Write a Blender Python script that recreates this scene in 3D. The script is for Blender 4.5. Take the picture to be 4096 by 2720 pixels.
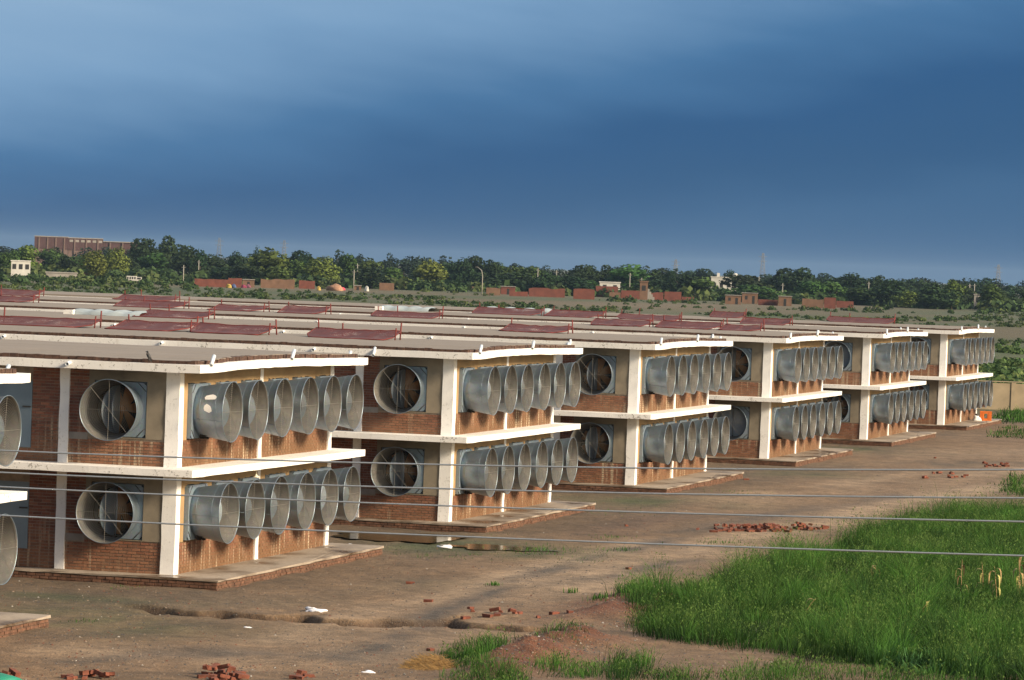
import bpy, math, random
import numpy as np
from mathutils import Matrix, Vector
random.seed(7); RNG = np.random.default_rng(7)
for o in list(bpy.data.objects): bpy.data.objects.remove(o)
S = bpy.context.scene
COL = S.collection
# ------------------------------------------------------------------ camera
F, CX, CY, CZ = 15095.3, 33.75, -90.1346, 8.1656          # focal length in photo pixels, camera position
YAW, PITCH, ROLL = -0.2708, -0.0196, 0.0353
_fw = np.array([math.sin(YAW)*math.cos(PITCH), math.cos(YAW)*math.cos(PITCH), math.sin(PITCH)])
_r = np.array([math.cos(YAW), -math.sin(YAW), 0.0]); _up = np.cross(_r, _fw)
_r2 = math.cos(ROLL)*_r + math.sin(ROLL)*_up; _u2 = -math.sin(ROLL)*_r + math.cos(ROLL)*_up
cam = bpy.data.cameras.new('camera'); camo = bpy.data.objects.new('camera', cam); COL.objects.link(camo)
cam.sensor_width = 36; cam.lens = 36*F/4096; cam.clip_start = 1; cam.clip_end = 40000
camo.matrix_world = Matrix([[_r2[i], _u2[i], -_fw[i], (CX, CY, CZ)[i]] for i in range(3)] + [[0, 0, 0, 1]])
S.camera = camo
S.render.resolution_x, S.render.resolution_y = 1024, 680
# ------------------------------------------------------------------ world: clear evening sky behind, storm front ahead
SUN_EL, SUN_AZ = math.radians(25), math.radians(105)      # azimuth from +y towards +x
w = bpy.data.worlds.new('World'); S.world = w; w.use_nodes = True
nt = w.node_tree; nt.nodes.clear()
def nd(nt, t, ins=None, **kw):
    n = nt.nodes.new(t)
    for k, v in kw.items(): setattr(n, k, v)
    for k, v in (ins or {}).items():
        if isinstance(v, bpy.types.NodeSocket): nt.links.new(v, n.inputs[k])
        else: n.inputs[k].default_value = v
    return n
def math_(nt, op, a, b=None, c=None, clamp=False):
    ins = {0: a}
    if b is not None: ins[1] = b
    if c is not None: ins[2] = c
    return nd(nt, 'ShaderNodeMath', ins, operation=op, use_clamp=clamp).outputs[0]
def ramp(nt, fac, stops, interp='LINEAR'):
    n = nd(nt, 'ShaderNodeValToRGB', {0: fac}); cr = n.color_ramp; cr.interpolation = interp
    while len(cr.elements) < len(stops): cr.elements.new(0.5)
    for e, (p, c) in zip(cr.elements, stops):
        e.position = p; e.color = (c, c, c, 1) if isinstance(c, (int, float)) else (*c, 1)
    return n.outputs[0]
def mix(nt, fac, a, b, blend='MIX'):
    n = nd(nt, 'ShaderNodeMix', data_type='RGBA', blend_type=blend)
    for k, v in ((0, fac), (6, a), (7, b)):
        if isinstance(v, bpy.types.NodeSocket): nt.links.new(v, n.inputs[k])
        elif k == 0: n.inputs[0].default_value = v
        else: n.inputs[k].default_value = (*v, 1)
    return n.outputs[2]
sky = nd(nt, 'ShaderNodeTexSky', sky_type='NISHITA', sun_disc=False, sun_elevation=SUN_EL, sun_rotation=SUN_AZ, altitude=150, air_density=1.2, dust_density=2.5)
skyc = mix(nt, 1.0, sky.outputs[0], (0.065, 0.065, 0.065), 'MULTIPLY')
geo = nd(nt, 'ShaderNodeTexCoord').outputs['Generated']
sep = nd(nt, 'ShaderNodeSeparateXYZ', {0: geo}); dx, dy, dz = sep.outputs
az = math_(nt, 'ARCTAN2', dx, dy)                              # bearing
el = math_(nt, 'ARCSINE', dz)
cmb = nd(nt, 'ShaderNodeCombineXYZ', {0: math_(nt, 'MULTIPLY', az, 7.0), 1: math_(nt, 'ADD', math_(nt, 'MULTIPLY', el, 30.0), math_(nt, 'MULTIPLY', az, 3.5)), 2: 0.3})
n1 = nd(nt, 'ShaderNodeTexNoise', {'Vector': cmb.outputs[0], 'Scale': 1.0, 'Detail': 4.0, 'Roughness': 0.5})
n2 = nd(nt, 'ShaderNodeTexNoise', {'Vector': cmb.outputs[0], 'Scale': 3.1, 'Detail': 3.0, 'Roughness': 0.5})
# cloud height coordinate in degrees: the dark shelf is lowest and darkest to the right
eld = math_(nt, 'MULTIPLY', el, 57.2958)
azd = math_(nt, 'MULTIPLY', math_(nt, 'SUBTRACT', az, YAW), 57.2958)
tilt = math_(nt, 'SUBTRACT', eld, math_(nt, 'MULTIPLY', azd, 0.19))
wob = math_(nt, 'MULTIPLY', math_(nt, 'SUBTRACT', n1.outputs[0], 0.5), 1.7)
wob2 = math_(nt, 'MULTIPLY', math_(nt, 'SUBTRACT', n2.outputs[0], 0.5), 0.7)
t = math_(nt, 'ADD', math_(nt, 'ADD', tilt, wob), wob2)
tt = math_(nt, 'MULTIPLY', t, 1/40.0)
storm = ramp(nt, tt, [(0.0, (0.024, 0.070, 0.145)), (0.02, (0.017, 0.058, 0.130)), (0.045, (0.016, 0.058, 0.136)), (0.07, (0.036, 0.098, 0.195)), (0.105, (0.105, 0.190, 0.300)), (0.16, (0.20, 0.29, 0.39)), (0.4, (0.33, 0.39, 0.45)), (1.0, (0.46, 0.49, 0.52))])
# where the storm bank stands: centred ahead of the camera, thinning behind it
hd = math_(nt, 'COSINE', math_(nt, 'SUBTRACT', az, YAW))
ln = math_(nt, 'COSINE', el)
fwd = math_(nt, 'MULTIPLY', hd, ln)
mk = nd(nt, 'ShaderNodeMapRange', {0: fwd, 1: -0.35, 2: 0.35, 3: 0.0, 4: 1.0}, interpolation_type='SMOOTHSTEP')
wc = mix(nt, mk.outputs[0], skyc, storm)
bg = nd(nt, 'ShaderNodeBackground', {'Color': wc, 'Strength': 1.0})
out = nd(nt, 'ShaderNodeOutputWorld', {0: bg.outputs[0]})
# ------------------------------------------------------------------ sun through thin cloud, low behind and right of the camera
sl = bpy.data.lights.new('sun', 'SUN'); so = bpy.data.objects.new('sun', sl); COL.objects.link(so)
sl.energy = 3.9; sl.angle = math.radians(14); sl.color = (1.0, 0.83, 0.60)
sd = Vector((math.sin(SUN_AZ)*math.cos(SUN_EL), math.cos(SUN_AZ)*math.cos(SUN_EL), math.sin(SUN_EL)))
so.rotation_euler = sd.to_track_quat('Z', 'Y').to_euler(); so.location = sd*300
S.view_settings.view_transform = 'Standard'; S.view_settings.look = 'None'
S.view_settings.exposure = 0.88; S.view_settings.gamma = 1.0
# ------------------------------------------------------------------ pixel <-> ground (survey helpers)
G = -0.25                                                    # level of the yard; 0 is the top of the house plinths
C0 = np.array([CX, CY, CZ])
def ray(u, v):
    return _fw + _r2*((u-2048)/F) + _u2*((1360-v)/F)
def gp(u, v, z=G):
    d = ray(u, v); return C0 + d*((z-CZ)/d[2])
def at_dist(u, dist):                                        # ground point on the bearing of u, at a distance
    d = ray(u, 1360.0); d = d/np.linalg.norm(d[:2]); p = C0 + d*dist; p[2] = G; return p
def project(P):
    d = np.asarray(P) - C0; z = d@_fw
    return 2048 + F*(d@_r2)/z, 1360 - F*(d@_u2)/z
def horizon(u): return 1064.6 + (u-2058.4)*0.03534
def inpoly(u, v, poly):
    c = np.zeros(len(u), bool); n = len(poly)
    for i in range(n):
        (x1, y1), (x2, y2) = poly[i], poly[(i+1) % n]
        k = ((y1 > v) != (y2 > v)) & (u < (x2-x1)*(v-y1)/((y2-y1) or 1e-9) + x1); c ^= k
    return c
# ------------------------------------------------------------------ value noise for terrain and placement
_tab = np.random.default_rng(3).random((256, 256))
def vnoise(x, y):
    xi = np.floor(x).astype(int); yi = np.floor(y).astype(int); fx = x-xi; fy = y-yi
    fx = fx*fx*(3-2*fx); fy = fy*fy*(3-2*fy)
    g = lambda i, j: _tab[i & 255, j & 255]
    return (g(xi, yi)*(1-fx)+g(xi+1, yi)*fx)*(1-fy) + (g(xi, yi+1)*(1-fx)+g(xi+1, yi+1)*fx)*fy
def fbm(x, y, o=4):
    s = 0; a = 0.5
    for i in range(o): s = s + a*vnoise(x*2**i+17*i, y*2**i+31*i); a *= .5
    return s/(1-.5**o)
# ------------------------------------------------------------------ object helpers
def empty(name, loc, rz=0.0, scale=None):
    o = bpy.data.objects.new(name, None); COL.objects.link(o); o.location = loc; o.rotation_euler = (0, 0, rz)
    o.empty_display_size = 0.3
    if scale is not None: o.scale = scale
    return o
def tag(o, label=None, cat=None, group=None, kind=None):
    if label: o['label'] = label
    if cat: o['category'] = cat
    if group: o['group'] = group
    if kind: o['kind'] = kind
    return o
def link(name, me, parent=None, loc=(0, 0, 0), rot=(0, 0, 0), scale=None):
    o = bpy.data.objects.new(name, me); COL.objects.link(o); o.location = loc; o.rotation_euler = rot
    if scale is not None: o.scale = scale
    if parent: o.parent = parent
    return o
def np_mesh(name, V, Fc, mat, col=None, smooth=False):
    V = np.asarray(V, np.float32); Fc = np.asarray(Fc, np.int32); k = Fc.shape[1]
    me = bpy.data.meshes.new(name); me.vertices.add(len(V)); me.vertices.foreach_set('co', V.ravel())
    me.loops.add(Fc.size); me.loops.foreach_set('vertex_index', Fc.ravel())
    me.polygons.add(len(Fc)); me.polygons.foreach_set('loop_start', np.arange(0, Fc.size, k, dtype=np.int32))
    me.polygons.foreach_set('loop_total', np.full(len(Fc), k, np.int32))
    if smooth: me.polygons.foreach_set('use_smooth', np.ones(len(Fc), bool))
    if col is not None:
        a = me.color_attributes.new('Col', 'FLOAT_COLOR', 'POINT'); c = np.ones((len(V), 4), np.float32); c[:, :3] = col
        a.data.foreach_set('color', c.ravel())
    me.update(calc_edges=True)
    if mat: me.materials.append(mat)
    return me
class MB:
    def __init__(s): s.v = []; s.f = []; s.sm = []
    def add(s, V, Fs, sm=False):
        b = len(s.v); s.v += [tuple(p) for p in V]; s.f += [tuple(b+i for i in f) for f in Fs]; s.sm += [sm]*len(Fs); return s
    def box(s, x0, x1, y0, y1, z0, z1, j=0.0):
        r = lambda a: a + (random.uniform(-j, j) if j else 0)
        V = [(r(x), r(y), r(z)) for z in (z0, z1) for y in (y0, y1) for x in (x0, x1)]
        return s.add(V, [(0, 2, 3, 1), (4, 5, 7, 6), (0, 1, 5, 4), (2, 6, 7, 3), (0, 4, 6, 2), (1, 3, 7, 5)])
    def tube(s, pts, rad, n=8, cap=True, sm=True, closed=False):
        pts = [Vector(p) for p in pts]; m = len(pts); rad = rad if isinstance(rad, (list, tuple)) else [rad]*m
        V = []; prev = None
        for i, p in enumerate(pts):
            a = pts[(i+1) % m] if (i < m-1 or closed) else pts[i]; b = pts[i-1] if (i > 0 or closed) else pts[i]
            d = (a-b).normalized()
            ref = Vector((0, 0, 1)) if abs(d.z) < .95 else Vector((1, 0, 0))
            if prev is not None and (prev - d*prev.dot(d)).length > 1e-4: e = (prev - d*prev.dot(d)).normalized()
            else: e = d.cross(ref).normalized()
            prev = e; h = d.cross(e)
            for k in range(n):
                q = 2*math.pi*k/n; V.append(p + (e*math.cos(q)+h*math.sin(q))*rad[i])
        Fs = [(i*n+k, i*n+(k+1) % n, ((i+1) % m)*n+(k+1) % n, ((i+1) % m)*n+k) for i in range(m if closed else m-1) for k in range(n)]
        if cap and not closed: Fs += [tuple(range(n-1, -1, -1)), tuple((m-1)*n+k for k in range(n))]
        return s.add(V, Fs, sm)
    def lathe(s, prof, n=40, axis='x', closed_prof=False, sm=True):          # profile of (along, radius)
        V = []
        for a, r in prof:
            for k in range(n):
                q = 2*math.pi*k/n; V.append((a, r*math.cos(q), r*math.sin(q)) if axis == 'x' else (r*math.cos(q), r*math.sin(q), a))
        m = len(prof); Fs = [(i*n+k, ((i+1) % m)*n+k, ((i+1) % m)*n+(k+1) % n, i*n+(k+1) % n) for i in range(m if closed_prof else m-1) for k in range(n)]
        return s.add(V, Fs, sm)
    def mesh(s, name, mat):
        me = bpy.data.meshes.new(name); me.from_pydata(s.v, [], s.f); me.polygons.foreach_set('use_smooth', s.sm); me.update()
        me.materials.append(mat); return me
    def build(s, name, mat, parent=None, loc=(0, 0, 0), rot=(0, 0, 0)): return link(name, s.mesh(name, mat), parent, loc, rot)
# ------------------------------------------------------------------ materials
def newmat(name):
    m = bpy.data.materials.new(name); m.use_nodes = True; t = m.node_tree; t.nodes.clear()
    b = nd(t, 'ShaderNodeBsdfPrincipled'); nd(t, 'ShaderNodeOutputMaterial', {0: b.outputs[0]}); return m, t, b
def setin(t, b, **kw):
    for k, v in kw.items():
        k = k.replace('_', ' ')
        if isinstance(v, bpy.types.NodeSocket): t.links.new(v, b.inputs[k])
        elif isinstance(v, tuple) and len(v) == 3: b.inputs[k].default_value = (*v, 1)
        else: b.inputs[k].default_value = v
def pos(t, world=True, scale=(1, 1, 1)):
    p = nd(t, 'ShaderNodeNewGeometry').outputs['Position'] if world else nd(t, 'ShaderNodeTexCoord').outputs['Object']
    return nd(t, 'ShaderNodeVectorMath', {0: p, 1: scale}, operation='MULTIPLY').outputs[0]
def noise(t, vec, sc, det=4.0, rough=.55): return nd(t, 'ShaderNodeTexNoise', {'Vector': vec, 'Scale': sc, 'Detail': det, 'Roughness': rough}).outputs[0]
def bump(t, h, s, d=.02): return nd(t, 'ShaderNodeBump', {'Height': h, 'Strength': s, 'Distance': d}).outputs[0]
def simple(name, c, rough=.7, var=.25, sc=6.0, metallic=0.0, bs=.15):
    m, t, b = newmat(name); p = pos(t); n = noise(t, p, sc)
    c2 = tuple(x*(1-var) for x in c); c3 = tuple(min(1, x*(1+var)) for x in c)
    setin(t, b, Base_Color=ramp(t, n, [(.25, c2), (.75, c3)]), Roughness=rough, Metallic=metallic, Normal=bump(t, noise(t, p, sc*5), bs)); return m
def white_paint(name, base=(.82, .80, .77), grime=.6, streak=.22):
    m, t, b = newmat(name); p = pos(t)
    n = noise(t, p, 1.3, 5, .65); nb = noise(t, p, 14.0, 5, .7); ns = noise(t, pos(t, True, (6, 6, .7)), 1.6, 3)
    spot = ramp(t, math_(t, 'MULTIPLY', nb, math_(t, 'ADD', n, .45)), [(.575, 0.0), (.635, 1.0)])
    c = mix(t, ramp(t, n, [(.3, 0.0), (.75, .4)]), base, tuple(x*f for x, f in zip(base, (.9, .87, .82))))
    c = mix(t, math_(t, 'MULTIPLY', ramp(t, ns, [(.55, 0.0), (.75, 1.0)]), streak), c, (.40, .33, .25))
    c = mix(t, math_(t, 'MULTIPLY', spot, grime), c, (.10, .085, .065))
    setin(t, b, Base_Color=c, Roughness=.85, Normal=bump(t, nb, .25)); return m
WHITE = white_paint('white_paint')
WHITEC = white_paint('white_paint_column', (.83, .82, .81), .22, .08)
def brick_mat(name, splash, mudc, runlo=.56):
    m, t, b = newmat(name); p = pos(t)
    rnd = math_(t, 'FRACT', math_(t, 'ADD', nd(t, 'ShaderNodeNewGeometry').outputs['Random Per Island'], nd(t, 'ShaderNodeObjectInfo').outputs['Random']))
    c = ramp(t, rnd, [(0, (.10, .030, .020)), (.3, (.16, .045, .028)), (.55, (.20, .062, .036)), (.8, (.24, .095, .055)), (1, (.13, .055, .04))])
    n = noise(t, p, 1.1, 5, .6); nf = noise(t, p, 25, 4)
    c = mix(t, ramp(t, nf, [(.3, 0.0), (.75, .35)]), c, (.24, .15, .10))
    z = nd(t, 'ShaderNodeSeparateXYZ', {0: p}).outputs[2]
    # mud splashed up from the slabs, white lime runs below the fans
    zf = math_(t, 'ADD', math_(t, 'MODULO', math_(t, 'ADD', z, 2.74), 2.74), math_(t, 'MULTIPLY', math_(t, 'SUBTRACT', n, .5), 1.1))
    mud = nd(t, 'ShaderNodeMapRange', {0: zf, 1: .15, 2: 1.05, 3: 1.0, 4: 0.0}).outputs[0]
    c = mix(t, math_(t, 'MULTIPLY', mud, splash), c, mudc)
    st = noise(t, pos(t, True, (3.2, 3.2, .12)), 2.4, 3, .6); g2 = noise(t, p, .6, 2)
    run = math_(t, 'MULTIPLY', ramp(t, st, [(runlo, 0.0), (runlo+.09, 1.0)]), ramp(t, g2, [(.42, 0.0), (.6, 1.0)]))
    run = math_(t, 'MULTIPLY', run, nd(t, 'ShaderNodeMapRange', {0: zf, 1: .7, 2: 1.3, 3: 1.0, 4: 0.0}).outputs[0])
    c = mix(t, math_(t, 'MULTIPLY', run, .75), c, (.50, .41, .29))
    setin(t, b, Base_Color=c, Roughness=.9, Normal=bump(t, nf, .3)); return m
BRICK = brick_mat('brick', .45, (.25, .14, .07), .53); BRICKE = brick_mat('brick_end', .85, (.150, .078, .034), .54)
EDGEB = simple('dirty_shaded_edge_brick', (.060, .030, .020), .95, .7, 9); BRICKP = simple('muddy_plinth_brick', (.125, .060, .035), .95, .55, 6)  # edge bricks: dirty brown, darkened further to paint the recess shadow above the fascia
MORTAR = simple('mortar', (.25, .20, .155), .95, .3, 5)
PLASTER = simple('grey_plaster', (.20, .168, .125), .9, .22, 2.2)
OCHRE = simple('ochre_plaster', (.33, .22, .11), .9, .18, 1.7)
BANDM = simple('grey_band', (.23, .21, .19), .9, .2, 3)
def concrete_mat():
    m, t, b = newmat('plinth_concrete'); p = pos(t); n = noise(t, p, .55, 4, .55); nf = noise(t, p, 9, 5)
    wet = ramp(t, n, [(.46, 0.0), (.64, 1.0)])
    c = mix(t, ramp(t, nf, [(.3, 0.0), (.8, 1.0)]), (.27, .215, .165), (.36, .30, .24))
    c = mix(t, wet, c, (.10, .065, .04)); setin(t, b, Base_Color=c, Roughness=ramp(t, wet, [(0, .85), (1, .25)]), Normal=bump(t, nf, .15)); return m
CONCRETE = concrete_mat()
def roof_mat():
    m, t, b = newmat('roof_screed'); n = noise(t, pos(t, True, (.12, .9, 1)), 1.5, 5, .6); nf = noise(t, pos(t), 7, 5, .7)
    c = mix(t, n, (.15, .122, .098), (.235, .195, .160)); c = mix(t, ramp(t, nf, [(.35, 0.0), (.8, .5)]), c, (.27, .23, .19))
    setin(t, b, Base_Color=c, Roughness=.9, Normal=bump(t, nf, .2)); return m
ROOFM = roof_mat()
def galv(name, base, metal=.85, rough=.36, dust=.35):
    m, t, b = newmat(name); p = pos(t, False); oi = nd(t, 'ShaderNodeObjectInfo').outputs['Random']
    pv = nd(t, 'ShaderNodeVectorMath', {0: p, 1: nd(t, 'ShaderNodeCombineXYZ', {0: math_(t, 'MULTIPLY', oi, 40.0), 1: 0.0, 2: 0.0}).outputs[0]}, operation='ADD').outputs[0]
    n = noise(t, pv, 2.2, 5, .6); sp = noise(t, pv, 26, 3, .6); v = nd(t, 'ShaderNodeTexVoronoi', {'Vector': pv, 'Scale': 18.0}).outputs['Color']
    c = mix(t, .07, base, v, 'OVERLAY')
    fleck = math_(t, 'MULTIPLY', ramp(t, sp, [(.63, 0.0), (.70, 1.0)]), ramp(t, n, [(.5, 0.0), (.65, .6)]))
    c = mix(t, fleck, c, (.72, .74, .76))
    dn = ramp(t, noise(t, pv, 1.1, 5, .65), [(.45, 0.0), (.8, dust)])
    c = mix(t, dn, c, (.33, .27, .20))
    setin(t, b, Base_Color=c, Metallic=math_(t, 'SUBTRACT', metal, math_(t, 'MULTIPLY', dn, .8)), Roughness=math_(t, 'ADD', rough, math_(t, 'MULTIPLY', n, .18)), Normal=bump(t, n, .12, .05)); return m
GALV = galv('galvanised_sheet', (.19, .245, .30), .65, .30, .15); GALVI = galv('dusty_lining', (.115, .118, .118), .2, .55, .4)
GALVB = galv('galvanised_plate', (.19, .245, .30), .3, .45, .15)
BLUEM = simple('blue_grey_sheet', (.20, .26, .31), .45, .15, 1.5, .4)
WIREM = simple('guard_wire', (.17, .16, .14), .6, .1, 9, .2)
ORANGE = simple('orange_paint', (.36, .125, .012), .5, .3, 4)
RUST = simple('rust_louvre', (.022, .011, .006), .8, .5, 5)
DARK = simple('dark_steel', (.035, .033, .032), .6, .3, 8)
REDM = simple('red_primer', (.13, .018, .015), .8, .4, 2.5)
PVC = simple('pvc_pipe', (.62, .66, .70), .45, .08, 6)
GREASE = simple('greasy_clump', (.018, .015, .012), .9, .3, 20, bs=.6)
def colmat(name, rough=.85, sc=8.0, var=.25, trans=0.0, spec=.3, objvar=0.0):
    m, t, b = newmat(name); c = nd(t, 'ShaderNodeVertexColor', layer_name='Col').outputs[0]
    n = noise(t, pos(t), sc, 4); k = ramp(t, n, [(.2, 1-var), (.8, 1+var)])
    c = mix(t, 1.0, c, k, 'MULTIPLY')
    if objvar:
        r = nd(t, 'ShaderNodeObjectInfo').outputs['Random']
        h = nd(t, 'ShaderNodeHueSaturation', {'Hue': math_(t, 'ADD', .5, math_(t, 'MULTIPLY', math_(t, 'SUBTRACT', r, .5), .07)), 'Saturation': 1.0, 'Value': math_(t, 'ADD', 1-objvar/2, math_(t, 'MULTIPLY', math_(t, 'FRACT', math_(t, 'MULTIPLY', r, 7.3)), objvar)), 'Fac': 1.0, 'Color': c}); c = h.outputs[0]
    setin(t, b, Base_Color=c, Roughness=rough); b.inputs['Specular IOR Level'].default_value = spec
    if trans:
        tr = nd(t, 'ShaderNodeBsdfTranslucent', {'Color': c}); mx = nd(t, 'ShaderNodeMixShader', {0: trans, 1: b.outputs[0], 2: tr.outputs[0]})
        t.links.new(mx.outputs[0], [x for x in t.nodes if x.type == 'OUTPUT_MATERIAL'][0].inputs[0])
    return m
LEAF = colmat('foliage', .8, 1.5, .3, .2, .15, .5)
GRASS = colmat('grass_blades', .75, 2.0, .25, .25, .2)
def ground_mat():
    m, t, b = newmat('bare_earth'); p = pos(t)
    c = nd(t, 'ShaderNodeVertexColor', layer_name='Col').outputs[0]
    n1 = noise(t, p, .5, 5, .65); n2 = noise(t, p, 3.0, 6, .7); n3 = noise(t, p, 18, 4, .7)
    c = mix(t, 1.0, c, ramp(t, n1, [(.28, .62), (.5, .95), (.74, 1.35)]), 'MULTIPLY'); c = mix(t, 1.0, c, ramp(t, n2, [(.28, .60), (.5, 1.0), (.74, 1.40)]), 'MULTIPLY')
    c = mix(t, ramp(t, n3, [(.54, 0.0), (.66, .6)]), c, (.055, .046, .040)); c = mix(t, ramp(t, noise(t, p, 34, 2), [(.66, 0.0), (.72, .8)]), c, (.34, .29, .235))
    setin(t, b, Base_Color=c, Roughness=.95, Normal=bump(t, math_(t, 'ADD', n2, math_(t, 'MULTIPLY', n3, .5)), .9, .12)); return m
EARTH = ground_mat()
def puddle_mat():
    m, t, b = newmat('muddy_water'); n = noise(t, pos(t), 2.5, 3)
    setin(t, b, Base_Color=ramp(t, n, [(.3, (.03, .028, .012)), (.7, (.055, .05, .02))]), Roughness=.12, Normal=bump(t, noise(t, pos(t), 9, 2), .03)); return m
PUDDLE = puddle_mat()
# ------------------------------------------------------------------ ground sheet
def axis(fine, ext):
    a = np.concatenate([np.arange(f0, f1, st) for f0, f1, st in fine] + [[fine[-1][1]]])
    up = a[-1] + np.cumsum(2.0*1.22**np.arange(60)); up = up[up < ext[1]]; dn = a[0] - np.cumsum(2.0*1.22**np.arange(60)); dn = dn[dn > ext[0]]
    return np.concatenate([[ext[0]], dn[::-1], a, up, [ext[1]]])
gx = axis([(-8, -1, .22), (-1, 14.5, .1), (14.5, 30, .22)], (-9000, 9000)); gy = axis([(-24, -9, .22), (-9, -2.4, .09), (-2.4, 60, .25), (60, 180, 1.2)], (-300, 14500))
XX, YY = np.meshgrid(gx, gy)
GULLY = [(480, 2417), (623, 2430), (712, 2442), (789, 2451), (889, 2450), (949, 2458), (1067, 2466), (1216, 2464), (1275, 2482), (1448, 2489), (1537, 2480), (1668, 2489), (1792, 2478), (1863, 2492), (2012, 2505), (2100, 2514), (2180, 2510)]
gpts = np.array([gp(u, v)[:2] for u, v in GULLY])
def dist_poly(x, y, pts):
    best = np.full(x.shape, 1e9); sgn = np.zeros(x.shape); par = np.zeros(x.shape)
    for i in range(len(pts)-1):
        a, b = pts[i], pts[i+1]; ab = b-a; L2 = ab@ab
        tt_ = np.clip(((x-a[0])*ab[0]+(y-a[1])*ab[1])/L2, 0, 1); ddx = x-(a[0]+tt_*ab[0]); ddy = y-(a[1]+tt_*ab[1])
        d = np.hypot(ddx, ddy); s_ = np.sign(ab[0]*ddy-ab[1]*ddx); k = d < best
        best[k] = d[k]; sgn[k] = s_[k]; par[k] = (i+tt_)[k]
    return best, sgn, par
def gauss(x, y, c, sx, sy, rot=0.0):
    dx_ = x-c[0]; dy_ = y-c[1]; a = dx_*math.cos(rot)+dy_*math.sin(rot); b_ = -dx_*math.sin(rot)+dy_*math.cos(rot)
    return np.exp(-(a/sx)**2-(b_/sy)**2)
MOUNDS = [(gp(2140, 2640), .8, 1.5, -.3, .46), (gp(2300, 2575), .8, 1.4, -.5, .38), (gp(2010, 2690), .6, 1.3, 0, .24), (gp(2470, 2460), .7, 2.0, -.3, .30), (gp(2550, 2410), .8, 2.4, -.3, .24), (gp(1990, 2470), 1.2, .8, 0, .10)]
def ground_z(x, y):
    near = np.exp(-(np.maximum(np.hypot(x-12, y-10)-90, 0)/60)**2)
    z = G + near*(.07*(fbm(x*.35, y*.35)-.5) + .05*(vnoise(x*1.3, y*1.3)-.5) + .025*(vnoise(x*3.7, y*3.7)-.5))
    m = (x > -3) & (x < 20) & (y > -12) & (y < 2)
    d, s, p = dist_poly(x[m], y[m], gpts)
    ww = .55+.35*vnoise(p*3.1, p*0); ends = np.clip(np.minimum(p, 16-p)*1.2, 0, 1)
    prof = np.where(s > 0, np.clip(1-(d/.16), 0, 1), np.clip(1-(d/(ww*1.5))**1.3, 0, 1))
    z[m] -= ends*(.30+.16*(vnoise(p*2.3, p*0+5)-.5))*prof
    z[m] += ends*.035*np.exp(-((d-.5)/.3)**2)*(s > 0)
    for c, sx, sy, r, h in MOUNDS: z += h*gauss(x, y, c, sx, sy, r)*(.75+.5*vnoise(x*3, y*3))
    return z
ZZ = ground_z(XX, YY)
# tone: pale packed tracks, dark gravelly ruts, damp and algae by the houses, red spoil, far scrubland
uu, vv = project(np.stack([XX, YY, np.full_like(XX, G)], -1)); 
base = np.ones(XX.shape+(3,))*np.array([.180, .112, .062])
def lay(col, a): 
    global base
    a = np.clip(a, 0, 1)[..., None]; base = base*(1-a)+np.array(col)*a
nA = fbm(XX*.18+3, YY*.07); nB = fbm(XX*.5, YY*.16+9); nC = fbm(XX*1.1+40, YY*.5)
def strip(px, wd, col, a, noise_, lo=.2, hi=.75):
    pts = np.array([gp(u, v)[:2] for u, v in px]); m = (XX > -30) & (XX < 40) & (YY > -40) & (YY < 175); d = np.full(XX.shape, 99.0); d[m] = dist_poly(XX[m], YY[m], pts)[0]
    lay(col, a*np.exp(-(d/wd)**2)*np.clip((noise_-lo)/(hi-lo), 0, 1))
PALE = (.33, .232, .148); GRV = (.078, .062, .050)
strip([(300, 2600), (900, 2660), (1300, 2610), (1600, 2545), (1900, 2430), (2150, 2350), (2400, 2270)], 1.5, PALE, .9, nB)
strip([(1100, 2560), (1500, 2440), (1750, 2395), (1960, 2330), (2200, 2265), (2600, 2165)], .8, PALE, 1.0, nA+.1)
strip([(2300, 2350), (2600, 2240), (2900, 2170), (3300, 2090), (3600, 2010), (4096, 1930)], 1.4, PALE, .95, nB+.08)
strip([(2800, 2010), (3200, 1960), (3600, 1920), (4096, 1870)], 2.2, PALE, .8, nB+.05); strip([(3000, 1860), (3500, 1830), (4096, 1800)], 4.0, PALE, .7, nA+.05)
strip([(1420, 2640), (1650, 2530), (1760, 2450), (1900, 2400), (2010, 2345), (2130, 2300), (2400, 2230), (2700, 2150)], .5, GRV, .95, nC, .15, .6)
strip([(380, 2650), (700, 2620), (1000, 2610), (1300, 2630)], .9, GRV, .9, nB, .2, .6); strip([(2100, 2340), (2500, 2300), (2750, 2240)], .7, GRV, .8, nC, .25, .7)
strip([(2350, 2140), (2550, 2080), (2700, 2060)], 1.3, (.10, .06, .04), .9, nB, .15, .6); strip([(2700, 2130), (3100, 2060), (3600, 1980)], .7, GRV, .8, nB, .3, .7)
strip([(100, 2560), (500, 2520), (900, 2490)], .9, (.115, .072, .045), .8, nB, .2, .7); strip([(900, 2420), (1300, 2400), (1700, 2330)], 1.3, (.13, .10, .06), .7, nA, .2, .6)
strip([(3150, 1880), (3600, 1860), (4000, 1850)], 2.0, (.10, .075, .05), .8, nC, .3, .7)
lay((.11, .075, .045), .85*np.clip(1-(XX-1.4)/3.6, 0, 1)*(YY > -8)*np.clip(nA*2.6-.55, 0, 1))
def house_near(x, y): return np.clip(1-(x-1.0)/4.5, 0, 1)
for hy in (-11, 17.5, 42.5, 67, 92): lay((.062, .066, .022), 1.0*gauss(XX, YY, (1.5, hy+1.0), 3.4, 3.0)*np.clip(nB*2.6-.55, 0, 1))
lay((.05, .062, .022), .95*gauss(XX, YY, gp(1900, 2200), 3.0, 3.2)*np.clip(nB*3-.7, 0, 1))
lay((.045, .06, .022), .95*gauss(XX, YY, gp(330, 2395), 2.2, .9)*np.clip(nB*3-.9, 0, 1))
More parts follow.
